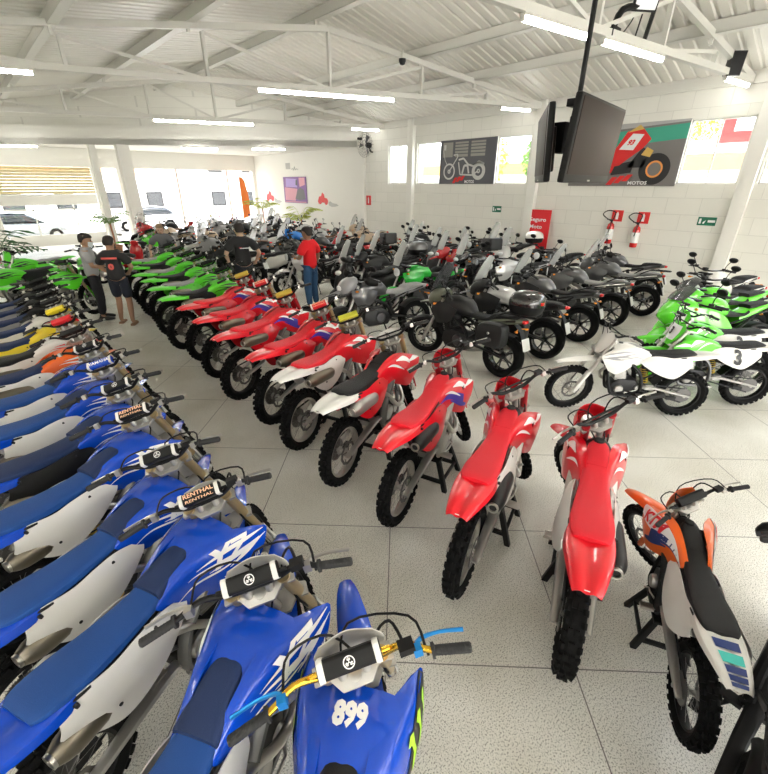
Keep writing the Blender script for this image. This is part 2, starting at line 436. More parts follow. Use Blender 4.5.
    D['seat_nose'] = body([(.20, .045, 1.018, .96), (.15, .068, 1.02, .95), (.05, .08, 1.0, .91), (-.03, .088, .978, .895), (-.05, .086, .972, .90)], 3, 18, 3.4).mesh('seat_nose_panel')
    D['seat_base'] = body([(.05, .074, .955, .90), (-.04, .087, .935, .875), (-.2, .093, .90, .845), (-.4, .110, .89, .84), (-.58, .122, .905, .87), (-.69, .108, .92, .90)], 4, 18, 4).mesh('seat_base')
    g = [[(x, y_ * w_, zc - (zc - ze) * abs(y_) ** 2.2) for y_ in (-1, -.6, 0, .6, 1)] for x, w_, zc, ze in ((-.07, .085, .955, .93), (.0, .115, .985, .955), (.08, .145, 1.014, .98), (.17, .165, 1.024, .988), (.25, .17, 1.022, .985), (.305, .14, 1.012, .985))]
    SHR['tc'] = Surf([list(reversed(r)) for r in g]); D['tank_cover'] = MB().panel(Surf(g), 10, 12, .006).mesh('tank_cover')
    # rear fender
    cx = [(-.52, .905, .10, .05), (-.66, .915, .13, .05), (-.80, .925, .126, .045), (-.95, .935, .10, .035), (-1.05, .925, .078, .016), (-1.09, .912, .064, .006)]
    g = [[(x, y * w, z + (.012 if abs(y) == .45 else 0) - (d if abs(y) == 1 else 0)) for y in (-1, -.9, -.45, 0, .45, .9, 1)] for x, z, w, d in cx]
    SHR['rf'] = Surf([list(reversed(r)) for r in g][::-1]); D['rear_fender'] = MB().panel(Surf(g), 14, 14, .005).mesh('rear_fender')
    # side panels
    top = [(-.04, .83), (-.20, .895), (-.34, .90), (-.46, .885), (-.60, .905), (-.68, .90)]
    bot = [(-.10, .775), (-.23, .70), (-.36, .645), (-.50, .615), (-.62, .68), (-.71, .79)]
    def yy(x): return .135 + .055 * sin(min(max((-.05 - x) / .62, 0), 1) * pi) - .02 * max(0, (-x - .45))
    g = [[(x, -yy(x), z) for x, z in bot], [(a[0] * .5 + b[0] * .5, -yy(a[0]) - .012, a[1] * .5 + b[1] * .5) for a, b in zip(top, bot)], [(x, -yy(x) + .012, z) for x, z in top]]
    g[2] = [(x, -(.105 + .02 * sin(min(max((-.05 - x) / .62, 0), 1) * pi)), z) for x, z in top]; g[1] = [((a[0] + b[0]) / 2, -(yy(a[0]) * .62 + .115 * .38) - .012, (a[1] + b[1]) / 2) for a, b in zip(top, bot)]
    g = [list(reversed(r)) for r in g]     # u: back -> front, v: bottom -> top
    SHR['spR'] = Surf(g); gl = [[(x, -y, z) for x, y, z in reversed(r)] for r in g]; SHR['spL'] = Surf(gl)
    D['sideR'] = MB().panel(SHR['spR'], 26, 14, .005).mesh('side_panel'); D['sideL'] = MB().panel(SHR['spL'], 26, 14, .005).mesh('side_panel')
    for i, (x, z) in enumerate(((-.25, .865), (-.62, .88), (-.50, .71))):
        m = MB().lathe([(0, -.006), (.009, -.005), (.011, .012)], (x, -(.135 + (0.035 if z < .8 else 0)), z), 10)
        D['bolt%d' % i] = m.mesh('bolt')
    # frame
    m = MB()
    for sd in (-1, 1):
        m.tube([(.31, .03 * sd, .93), (.22, .085 * sd, .90), (.06, .125 * sd, .80), (-.10, .13 * sd, .64), (-.15, .125 * sd, .45), (-.12, .11 * sd, .33)], [.03, .034, .036, .036, .04, .03], 8, 3, flat=.6)
        m.tube([(.30, .03 * sd, .72), (.24, .10 * sd, .40), (.16, .11 * sd, .31), (-.14, .11 * sd, .32)], [.022, .02, .02, .02], 8, 3)
    m.tube([(.36, 0, .80), (.30, 0, .96)], .04, 10); m.tube([(.34, 0, .84), (.30, 0, .70)], .03, 8)
    D['frame'] = m.mesh('frame')
    m = MB()
    for sd in (-1, 1):
        m.tube([(-.06, .09 * sd, .86), (-.5, .095 * sd, .865), (-.78, .08 * sd, .885)], .011, 6); m.tube([(-.14, .10 * sd, .55), (-.40, .10 * sd, .72), (-.62, .095 * sd, .865)], .011, 6)
    D['subframe'] = m.mesh('subframe')
    D['airbox'] = body([(-.20, .085, .86, .66), (-.36, .10, .86, .62), (-.52, .10, .87, .66), (-.60, .08, .88, .74)], 2, 12, 4).mesh('airbox')
    # engine
    m = MB().prism([(-.17, .38), (-.10, .32), (.15, .30), (.23, .36), (.22, .47), (.12, .54), (-.08, .53), (-.16, .47)], -.10, .10)
    D['engine'] = m.mesh('engine_case', .018)
    R = Matrix.Rotation(.18, 3, 'Y')
    m = MB().box((.12, 0, .58), (.13, .14, .12), R)
    for i in range(5): m.box((.115 + .004 * i, 0, .54 + .022 * i), (.155, .165, .008), R)
    m.box((.15, 0, .70), (.16, .16, .12), R); m.box((.16, 0, .775), (.12, .12, .05), R)
    D['cylinder'] = m.mesh('cylinder', .008)
    m = MB().lathe([(0, -.035), (.07, -.033), (.085, -.02), (.088, .0)], (-.02, -.105, .43), 24); m.lathe([(0, -.02), (.045, -.018), (.05, 0)], (.14, -.105, .40), 18)
    D['clutch'] = m.mesh('clutch_cover')
    m = MB().lathe([(0, .04), (.05, .038), (.06, .02), (.06, 0)], (.12, .10, .40), 22); m.lathe([(0, .025), (.035, .022), (.04, 0)], (-.12, .10, .43), 16)
    D['ignition'] = m.mesh('ignition_cover')
    # exhaust (right side)
    D['header'] = MB().tube([(.23, 0, .68), (.31, -.03, .64), (.335, -.08, .56), (.29, -.13, .47), (.18, -.15, .44), (.05, -.155, .52), (-.08, -.145, .66), (-.22, -.13, .74), (-.40, -.15, .745)], [.02, .021, .022, .023, .024, .024, .024, .025, .026], 10, 4).mesh('exhaust_pipe')
    m = MB().tube([(-.37, -.15, .742), (-.42, -.153, .745), (-.45, -.155, .747), (-.76, -.162, .775), (-.80, -.163, .779), (-.835, -.164, .782)], [.028, .05, .058, .06, .052, .036], 16, flat=1.12)
    D['muffler'] = m.mesh('muffler')
    D['muffler_tip'] = MB().lathe([(.036, .0), (.036, -.02), (.026, -.02), (.024, .03), (0, .03)], (-.828, -.164, .781), 16, 'x').mesh('muffler_tip')
    # swingarm, chain, shock
    m = MB()
    for sd in (-1, 1):
        m.tube([(-.13, .09 * sd, .43), (-.30, .095 * sd, .44), (-.60, .092 * sd, .375), (-.82, .092 * sd, .33)], [.03, .04, .034, .022], 8, 3, flat=.5)
    m.box((-.28, 0, .43), (.10, .18, .07))
    m.tube([RA[:1] + (-.12, RA[2]), RA[:1] + (.12, RA[2])], .014, 10)
    D['swingarm'] = m.mesh('swingarm', 0)
    m = MB()
    for sd in (-1, 1):
        for a, b in (((-.13, .068, .43 + .045 * sd), (-.74, .066, RA[2] + .104 * sd)),): m.tube([a, b], .008, 5, flat=1.3)
    m.box((-.60, .066, .29), (.12, .03, .05))
    D['chain'] = m.mesh('drive_chain')
    m = MB(); N = 90; m.tube([(-.235 + .05 * i / N + .042 * cos(7 * 2 * pi * i / N), .042 * sin(7 * 2 * pi * i / N), .48 + .22 * i / N) for i in range(N + 1)], .007, 5)
    D['spring'] = m.mesh('shock_spring')
    D['shock'] = MB().tube([(-.24, 0, .40), (-.235, 0, .47), (-.18, 0, .71), (-.17, 0, .80)], [.02, .022, .032, .032], 10).mesh('shock_body')
    for sd, nm in ((1, 'L'), (-1, 'R')):
        m = MB().box((-.13, .19 * sd, .345), (.055, .10, .018)); m.tube([(-.13, .10 * sd, .36), (-.13, .15 * sd, .35)], .012, 6)
        for i in range(5): m.box((-.155 + .0125 * i, .19 * sd, .358), (.004, .09, .012))
        D['peg' + nm] = m.mesh('footpeg')
    D['shifter'] = MB().tube([(-.10, .13, .40), (.02, .15, .37), (.06, .15, .37), (.06, .19, .37)], .007, 6).mesh('shift_lever')
    D['brake_pedal'] = MB().tube([(-.14, -.13, .34), (.0, -.16, .33), (.10, -.165, .35), (.13, -.14, .36)], [.01, .009, .008, .014], 6).mesh('brake_pedal')
    D['kick'] = MB().tube([(-.09, -.12, .47), (-.11, -.155, .50), (-.02, -.16, .62), (.0, -.19, .66)], [.014, .012, .01, .011], 8, 2).mesh('kick_starter')
    D['mud'] = MB().panel(Surf([[(-.42, -.08, .80), (-.42, .08, .80)], [(-.46, -.085, .66), (-.46, .085, .66)], [(-.39, -.075, .52), (-.39, .075, .52)], [(-.34, -.07, .46), (-.34, .07, .46)]]), 3, 8, .006).mesh('mud_flap')
    # decals
    w = MB()   # sweeping white strokes of the blue bikes; u runs back -> front on the right
    for S, r in ((S_R, 0), (S_L, 1)):
        q = (lambda u: u) if not r else (lambda u: 1 - u)
        m = MB()
        for us, v0, v1, wd in ((((.30, .95)), .60, .80, .045), ((.38, .88), .42, .62, .04), ((.22, .80), .52, .52, .03), ((.55, .97), .36, .64, .05), ((.02, .60), .28, .42, .02)):
            m.strip(S, [(q(us[0]), v0, .004), (q(us[0] * .5 + us[1] * .5), v0 * .5 + v1 * .5, wd), (q(us[1]), v1, .01)], .004)
        D['strokes' + 'RL'[r]] = m.mesh('white_strokes', fix=False)
        d = 1 if not r else 1
        sc_u = .30
        D['yz' + 'RL'[r]] = text_on(S, 'YZ', .57 if not r else .43, .62, (.20, .05), (0, .36), .005, .05, .35).mesh('model_lettering', fix=False)
        D['yam' + 'RL'[r]] = text_on(S, 'YAMAHA', .70 if not r else .30, .22, (.075, .015), (0, .13), .005, .03, .1).mesh('maker_lettering', fix=False)
        D['ktm' + 'RL'[r]] = text_on(S, 'KTM', .64 if not r else .36, .60, (.15, .02), (0, .33), .009, .07, .25).mesh('maker_lettering', fix=False)
        m = MB()
        m.strip(S, [(q(.0), .60, .02), (q(.35), .58, .2), (q(.8), .62, .24), (q(1), .66, .2)], .004)
        D['band' + 'RL'[r]] = m.mesh('white_band', fix=False)
        m = MB()
        m.strip(S, [(q(.05), .55, .02), (q(.35), .42, .12), (q(.62), .30, .10)], .004); m.strip(S, [(q(.3), .28, .02), (q(.55), .16, .07), (q(.72), .10, .03)], .004)
        D['violet' + 'RL'[r]] = m.mesh('violet_band', fix=False)
        m = MB()
        m.strip(S, [(q(.38), .72, .02), (q(.55), .74, .10), (q(.66), .60, .05)], .006); m.strip(S, [(q(.64), .62, .03), (q(.8), .76, .09), (q(.97), .82, .02)], .006); m.strip(S, [(q(.2), .66, .01), (q(.34), .56, .05), (q(.52), .38, .01)], .006)
        D['flash' + 'RL'[r]] = m.mesh('white_flash', fix=False)
        m = MB()     # three green claw strokes on black
        m.strip(S, [(q(.45), .0, .0), (q(.7), .34, .34), (q(.98), .5, .40)], .003)
        D['blackfield' + 'RL'[r]] = m.mesh('black_field', fix=False)
        m = MB()
        for k in range(3):
            u0 = .60 + .13 * k
            P = [(u0 - .05, .62 + .05 * k), (u0 - .015, .70 + .05 * k), (u0 + .03, .66 + .05 * k), (u0 + .03, .5), (u0 + .05, .38), (u0 + .02, .24), (u0 + .03, .12), (u0 - .01, .22), (u0 - .015, .34), (u0 + .005, .44), (u0 - .01, .56)]
            m.poly_on(S, [(q(u), v - .1) for u, v in P], .006)
        D['claw' + 'RL'[r]] = m.mesh('claw_marks', fix=False)
        D['wing' + 'RL'[r]] = text_on(S, 'CRF', .60 if not r else .40, .62, (.10, .02), (0, .22), .007, .05, .3).mesh('model_lettering', fix=False)
    S = SHR['spR']; D['three'] = text_on(S, '3', .52, .52, (.25, 0), (0, .72), .012, .06).mesh('race_number', fix=False)
    D['threeL'] = text_on(SHR['spL'], '3', .48, .52, (.25, 0), (0, .72), .012, .06).mesh('race_number', fix=False)
    D['plate3'] = text_mb('3', lambda x, y: SHR['plate'](.5 + x * .26, .45 - y * .26) + Vector((.028, 0, 0)), .08).mesh('race_number', fix=False)
    S = SHR['plate']; m = MB(); m.add([S(.5 + a * .38, .46 + b * .3) + Vector((.018, 0, 0)) for b in (-1, 0, 1) for a in (-1, -.5, 0, .5, 1)], [(j * 5 + i, j * 5 + i + 1, j * 5 + i + 6, j * 5 + i + 5) for j in range(2) for i in range(4)]); D['plate_field'] = m.mesh('number_field', fix=False)
    m = MB().poly_on(SHR['spR'], [(.02, .3), (.3, .12), (.5, .1), (.85, .5), (.95, .8), (.5, .8), (.2, .85)], .003); D['sidefield'] = m.mesh('side_field', fix=False)
    # 899 on the tank cover
    m = text_mb('899', lambda x, y: Vector((.20 + y * .075, -x * .058, 1.0305 - .036 * (abs(x * .058) / .166) ** 2.2)), .08)
    D['n899'] = m.mesh('race_number', fix=False)
    # slim white lines and maker patch on the rear fender (u: left -> right, v: tail -> front)
    S = SHR['rf']
    m = MB()
    for u in (.33, .67):
        m.add([S(u - .012, v / 8 * .55 + .06) + S.n(u, v / 8 * .55 + .06) * .003 for v in range(9)] + [S(u + .012, v / 8 * .55 + .06) + S.n(u, v / 8 * .55 + .06) * .003 for v in range(9)], [(k, k + 1, k + 10, k + 9) for k in range(8)])
    D['fender_lines'] = m.mesh('fender_lines', fix=False)
    m = MB(); m.add([S(u, v) + S.n(u, v) * .004 for u, v in ((.42, .045), (.58, .045), (.58, .075), (.42, .075))], [(0, 1, 2, 3)]); D['fender_patch'] = m.mesh('fender_patch', fix=False)
    m = MB(); m.add([S(u, v) + S.n(u, v) * .0045 for u, v in ((.3, .40), (.7, .40), (.7, .50), (.3, .50))], [(0, 1, 2, 3)]); D['fender_teal'] = m.mesh('teal_sticker', fix=False)
    m = MB()
    for i, (v0, v1) in enumerate(((.08, .18), (.20, .28), (.30, .38), (.53, .62))): m.add([S(u, v) + S.n(u, v) * .004 for u, v in ((.3, v0), (.7, v0), (.7, v1), (.3, v1))], [(0, 1, 2, 3)])
    D['fender_stickers'] = m.mesh('sponsor_stickers', fix=False)
build_mx()

STYLE = {}
def style(n, **k):
    base = dict(body=BLUE, seat=BLUESEAT, nose=NAVYSEAT, side=WHITE, rf=None, ff=None, plate=WHITE, fork=GOLD, guard=None, frame=FRAMEG, bar=BLK, pad='emblem', padm=BLK, rim=BLK, muf=TITAN, lever=STEEL, decal='blue', mask=False, grip=GRIP, tank=None, spring=YSPRING, slider=CHROME, kick=False)
    base.update(k); STYLE[n] = base
style('blue'); style('blue_word', pad='word'); style('blue_word2', pad='word2', padm=BLUE)
style('blue_899', bar=GOLDBAR, lever=BLUEAN, nose=BLKSEAT, seat=BLKSEAT, decal='claw')
style('blue_plain', decal='strokes')
style('blue_blackside', side=BLK, decal='strokes', seat=NAVYSEAT)
style('red', body=RED, seat=REDSEAT, nose=REDSEAT, side=WHITE, frame=ALU, decal='red', pad=None, mask=True, plate=RED, fork=REDAN, rim=STEEL, muf=DALU, spring=SPRING, kick=True)
style('red_violet', body=RED, seat=REDSEAT, nose=REDSEAT, side=RED, frame=ALU, decal='redviolet', pad=None, mask=True, plate=RED, fork=REDAN, rim=STEEL, muf=DALU, spring=SPRING)
style('red_race', body=RED, seat=REDSEAT, nose=REDSEAT, side=RED, decal='redviolet', pad='word', padm=RED, plate=RED, fork=GOLD, rim=BLK, spring=SPRING)
style('red_gold', body=RED, seat=REDSEAT, nose=REDSEAT, side=RED, decal='redviolet', pad='plain', padm=mat('amber_pad', (.6, .42, .06), .5), plate=RED, fork=REDAN, rim=BLK, spring=SPRING)
style('red_white', body=RED, seat=REDSEAT, nose=REDSEAT, side=WHITE, rf=WHITE, decal='red', pad='plain', padm=mat('lime_pad', (.55, .55, .04), .5), plate=WHITE, rim=STEEL, spring=SPRING, fork=GOLD)
style('red_black', body=RED, seat=BLKSEAT, nose=BLKSEAT, side=RED, rf=WHITE, decal='red', pad=None, plate=WHITE, rim=STEEL, spring=SPRING, fork=GOLD, muf=ALU)
style('green', body=GREEN, seat=BLKSEAT, nose=BLKSEAT, side=BLK, rf=GREEN, decal='strokesB', pad='plain', plate=GREEN, fork=GOLD, spring=SPRING)
style('green_seat', body=GREEN, seat=GREYSEAT, nose=BLKSEAT, side=GREEN, decal='strokesB', pad='plain', plate=GREEN, fork=STEEL)
style('green_white', body=GREEN, seat=BLKSEAT, nose=BLKSEAT, side=WHITE, rf=WHITE, decal='green3', pad=None, plate=GREEN, fork=STEEL, rim=BLK, grip=GRIP, slider=STEEL)
style('pit', body=WHITE, seat=BLKSEAT, nose=BLKSEAT, side=WHITE, rf=WHITE, ff=WHITE, decal='pit', pad=None, plate=WHITE, fork=STEEL, rim=BLK, frame=BLK, muf=STEEL, slider=STEEL)
style('orange', body=ORANGE, seat=BLKSEAT, nose=BLKSEAT, side=WHITE, rf=WHITE, decal='ktm', pad='plain', plate=ORANGE, fork=STEEL, rim=BLK, frame=BLK, spring=YSPRING, muf=STEEL)
style('orange_mx', body=ORANGE, seat=NAVYSEAT, nose=BLKSEAT, side=WHITE, rf=WHITE, decal='strokes', pad='plain', plate=WHITE, fork=STEEL, rim=BLK, frame=ORANGE)
style('white_red', body=WHITE, seat=BLKSEAT, nose=BLKSEAT, side=WHITE, rf=WHITE, ff=RED, decal='redlines', pad='plain', padm=RED, plate=RED, fork=GOLD)
style('yellow', body=YELLOW, seat=NAVYSEAT, nose=BLKSEAT, side=YELLOW, rf=YELLOW, decal='strokesB', pad='plain', padm=YELLOW, plate=YELLOW, fork=STEEL)
style('white_navy', body=WHITE, seat=NAVYSEAT, nose=BLKSEAT, side=WHITE, rf=WHITE, decal='redlines', pad='plain', plate=WHITE, fork=STEEL)
style('dark', body=BLK, seat=NAVYSEAT, nose=BLKSEAT, side=GREY, rf=BLK, decal=None, pad='plain', plate=BLK, fork=STEEL)
style('acid', body=BLK, seat=BLKSEAT, nose=BLKSEAT, side=BLK, rf=BLK, ff=GDEC, decal=None, pad='plain', plate=GDEC, fork=DALU, rim=STEEL)

LIFT = .06
def dirt_bike(st, x, y, yaw, steer, label, group, lean=0., sc=1., lift=LIFT, cat='motorcycle', name='dirt_bike', far=False):
    s = STYLE[st]; D = MX
    r = tag(empty(name, (x, y, lift), radians(yaw), radians(lean), sc), label, cat, group)
    S = steer_m(radians(steer)); b = s['body']; rf = s['rf'] or b; ff = s['ff'] or b; tk = s['tank'] or b
    def p(n, k, m, par=r, M=None): return part(n, D[k], m, par, M)
    w = p('front_wheel', 'front_tyre', RUB, r, S)
    p('rim', 'front_rim', s['rim'], w); p('spokes', 'front_spokes', SPOKE, w); p('hub', 'front_hub', ALU, w); p('brake_disc', 'front_disc', GREYM, w)
    w = p('rear_wheel', 'rear_tyre', RUB)
    p('rim', 'rear_rim', s['rim'], w); p('spokes', 'rear_spokes', SPOKE, w); p('hub', 'rear_hub', ALU, w); p('brake_disc', 'rear_disc', GREYM, w); p('sprocket', 'sprocket', GREYM, w)
    for k in 'LR':
        f = p('fork_leg', 'fork' + k, s['fork'], r, S); p('fork_slider', 'slider' + k, s['slider'], f); p('fork_guard', 'guard' + k, s['guard'] or (WHITE if st.startswith('blue') else b), f)
    p('triple_clamp', 'clamps', ALU, r, S)
    h = p('handlebar', 'bar', s['bar'], r, S); p('crossbar', 'crossbar', s['bar'], h)
    for k in 'LR': p('grip', 'grip' + k, s['grip'], h); p('lever', 'lever' + k, s['lever'], h); p('cable', 'cable' + k, BLK, h)
    if s['pad']:
        d = p('bar_pad', 'pad', s['padm'], r, S)
        if s['pad'] == 'word': p('lettering', 'pad_word', ODEC, d); [p('pad_trim', 'pad_end' + k, WHITE, d) for k in 'LR']
        if s['pad'] == 'word2': p('lettering', 'pad_word2', WDEC, d); [p('pad_trim', 'pad_end' + k, WHITE, d) for k in 'LR']
        if s['pad'] == 'emblem': p('emblem', 'pad_emblem', WDEC, d); [p('pad_trim', 'pad_end' + k, WHITE, d) for k in 'LR']
    if s['mask']:
        d = p('headlight_mask', 'headlight_mask', b, r, S); p('headlamp', 'headlamp', STEEL, d)
    else:
        d = p('number_plate', 'number_plate', s['plate'], r, S)
        if s['decal'] == 'green3': p('number_field', 'plate_field', WDEC, d); p('race_number', 'plate3', BDEC, d)
    p('front_fender', 'front_fender', ff, r, S)
    t = p('fuel_tank', 'tank', BLK if s['decal'] in ('red', 'redviolet', 'ktm') else tk); p('tank_cap', 'cap', BLK, t) if not st.startswith('blue') else None
    if s['decal'] == 'claw': p('race_number', 'n899', WDEC, t)
    for k in 'LR':
        d = p('radiator_shroud', 'shroud' + k, tk, r, Matrix.Translation((0, 0, -.022)) @ Matrix.Diagonal((1, .88, 1, 1)) if s['mask'] else None)
        dc = s['decal']
        if dc == 'blue': p('white_strokes', 'strokes' + k, WDEC, d); p('model_lettering', 'yz' + k, WDEC, d); p('maker_lettering', 'yam' + k, WDEC, d)
        if dc == 'strokes': p('white_strokes', 'strokes' + k, WDEC, d)
        if dc == 'strokesB': p('dark_strokes', 'strokes' + k, BDEC, d)
        if dc == 'claw': p('black_field', 'blackfield' + k, BDEC, d); p('claw_marks', 'claw' + k, GDEC, d)
        if dc == 'ktm': p('white_band', 'band' + k, WDEC, d); p('maker_lettering', 'ktm' + k, RDEC, d); p('navy_band', 'violet' + k, NDEC, d)
        if dc == 'redviolet': p('violet_band', 'violet' + k, VDEC, d); p('white_flash', 'flash' + k, WDEC, d)
        if dc == 'red': p('white_flash', 'flash' + k, WDEC, d)
        if dc in ('redlines',): p('red_strokes', 'strokes' + k, RDEC, d)
        if dc == 'pit': p('grey_strokes', 'strokes' + k, GREY, d)
        if dc == 'green3': p('white_flash', 'flash' + k, WDEC, d)
        p('radiator', 'radiator' + k, DALU)
        d = p('side_panel', 'side' + k, s['side'])
        if k == 'R': [p('bolt', 'bolt%d' % i, DALU, d) for i in range(3)]
        if dc == 'green3': p('race_number', 'three' if k == 'R' else 'threeL', BDEC, d)
    if s['decal'] not in ('red', 'redviolet', 'ktm'): t2 = p('tank_cover', 'tank_cover', tk)
    d = p('seat', 'seat', s['seat']); p('seat_base', 'seat_base', BLK, d); p('seat_nose', 'seat_nose', s['nose'], d, Matrix.Translation((-.115, 0, -.004)) if st.startswith('blue') else None)
    d = p('rear_fender', 'rear_fender', rf)
    if s['decal'] in ('red', 'redviolet'): p('fender_patch', 'fender_patch', WDEC if rf is RED else BDEC, d)
    if s['decal'] == 'ktm': p('sponsor_stickers', 'fender_stickers', NDEC, d); p('teal_sticker', 'fender_teal', TEAL, d)
    for n, k, m in (('frame', 'frame', s['frame']), ('subframe', 'subframe', s['frame']), ('airbox', 'airbox', BLK), ('exhaust_pipe', 'header', STEEL), ('swingarm', 'swingarm', ALU), ('drive_chain', 'chain', DALU), ('mud_flap', 'mud', BLK), ('shift_lever', 'shifter', STEEL), ('brake_pedal', 'brake_pedal', STEEL), ('footpeg', 'pegL', STEEL), ('footpeg', 'pegR', STEEL)): p(n, k, m)
    d = p('engine', 'engine', DALU); p('cylinder', 'cylinder', ALU, d); p('clutch_cover', 'clutch', ALU, d); p('ignition_cover', 'ignition', ALU, d)
    if s['kick']: p('kick_starter', 'kick', STEEL)
    d = p('muffler', 'muffler', s['muf'], r, Matrix.Translation((.085, .052, -.055)) if st.startswith('blue') else Matrix.Translation((.06, .02, .02))); p('muffler_tip', 'muffler_tip', STEEL, d)
    d = p('shock_absorber', 'shock', DALU); p('spring', 'spring', s['spring'], d)
    return r

STAND = {}
def build_stand():
    m = MB().box((0, 0, .305), (.36, .22, .03)); STAND['top'] = m.mesh('stand_top', .006)
    for i, (sx, sy) in enumerate(((1, 1), (1, -1), (-1, 1), (-1, -1))):
        STAND['leg%d' % i] = MB().loft([[Vector((sx * (.15 + .05 * t) + a * .022, sy * (.09 + .10 * t) + b * .022, .30 - .30 * t)) for a, b in ((-1, -1), (1, -1), (1, 1), (-1, 1))] for t in (0, 1)], 1).mesh('stand_leg', .003)
    STAND['bar0'] = MB().box((.185, 0, .09), (.03, .30, .035)).mesh('crossbar', .003); STAND['bar1'] = MB().box((-.185, 0, .09), (.03, .30, .035)).mesh('crossbar', .003)
    STAND['rail0'] = MB().box((0, .155, .11), (.34, .025, .03)).mesh('side_rail', .003); STAND['rail1'] = MB().box((0, -.155, .11), (.34, .025, .03)).mesh('side_rail', .003)
build_stand()
def bike_stand(x, y, yaw, label, sc=1., group='black stands under the dirt bikes'):
    r = tag(empty('bike_stand', (x, y, 0), radians(yaw), 0, sc), label, 'stand', group)
    part('stand_top', STAND['top'], BOXBLK, r)
    for i in range(4): part('leg', STAND['leg%d' % i], BOXBLK, r)
    [part(n_, STAND[k_ + str(i)], BOXBLK, r) for i in (0, 1) for n_, k_ in (('crossbar', 'bar'), ('side_rail', 'rail'))]
    return r
# ------------------------------------------------------------------ street motorcycles
GLASS = mat('pale_screen', (.8, .82, .82), .12, trans=.55, spec=.5, alpha=.75)
SMOKE = mat('smoked_screen', (.08, .085, .09), .12, trans=.3, alpha=.85)
LENS = mat('lamp_lens', (.75, .77, .78), .08, coat=1.)
REDLENS = mat('red_lens', (.75, .02, .02), .15, coat=1.)
AMBER = mat('amber_lens', (.9, .3, .03), .2, coat=.6)
PLATE = mat('pale_plate', (.8, .8, .78), .5)
BLKGLOSS = mat('black_gloss_paint', (.012, .012, .014), .18, coat=1.)
MATBLK = mat('satin_black_paint', (.011, .011, .012), .42, spec=.4)
GUNM = mat('gunmetal_paint', (.10, .10, .105), .3, .5, coat=.6)
SILV = mat('silver_paint', (.55, .55, .55), .3, .5, coat=.7)
PEARL = mat('pearl_white_paint', (.8, .78, .74), .25, coat=.9)
NGREEN = mat('bright_green_paint', (.12, .72, .03), .2, coat=1.)
DGREEN = mat('deep_green_paint', (.01, .42, .03), .2, coat=1.)
DRED = mat('deep_red_paint', (.5, .015, .02), .22, coat=1.)
SBLUE = mat('sky_blue_paint', (.03, .22, .7), .22, coat=1.)
BEIGE = mat('beige_paint', (.55, .42, .3), .4, coat=.5)
SMIRROR = mat('mirror_glass', (.8, .82, .84), .03, 1.)
OLIVE = mat('olive_grey_paint', (.13, .14, .10), .35, coat=.5)
BROWNSEAT = mat('brown_seat_cover', (.2, .09, .045), .6)

ST = {}
SFA = (.72, 0, .31); SRA = (-.72, 0, .32)
SRK = radians(25); SAX = Vector((-sin(SRK), 0, cos(SRK))); SP0 = Vector((.82, 0, 0))
def sfk(z): return .865 - z * math.tan(SRK)
def smooth_wheel(key, c, R, w, ri, D, spokes=5):
    h = w / 2
    t = MB().lathe([(ri, -h * .7), (ri + .02, -h * .95), ((R + ri) / 2, -h), (R - .025, -h * .86), (R - .007, -h * .5), (R, 0), (R - .007, h * .5), (R - .025, h * .86), ((R + ri) / 2, h), (ri + .02, h * .95), (ri, h * .7)], c, 48)
    # sipes: shallow grooves as raised ridges between them
    D[key + '_tyre'] = t.mesh('tyre')
    r = MB().lathe([(ri + .006, -h * .72), (ri - .012, -h * .66), (ri - .02, 0), (ri - .012, h * .66), (ri + .006, h * .72), (ri + .002, h * .5), (ri + .0, -h * .5)], c, 48, closed=True)
    c = Vector(c)
    for k in range(spokes):
        a = 2 * pi * k / spokes
        for da in (-.16, .16): r.tube([c + Vector((.04 * cos(a), 0, .04 * sin(a))), c + Vector((.11 * cos(a + da * .6), 0, .11 * sin(a + da * .6))), c + Vector(((ri - .012) * cos(a + da), 0, (ri - .012) * sin(a + da)))], [.02, .013, .012], 6)
    r.lathe([(0, -.06), (.03, -.06), (.05, -.03), (.05, .03), (.03, .06), (0, .06)], c, 20)
    D[key + '_rim'] = r.mesh('rim')
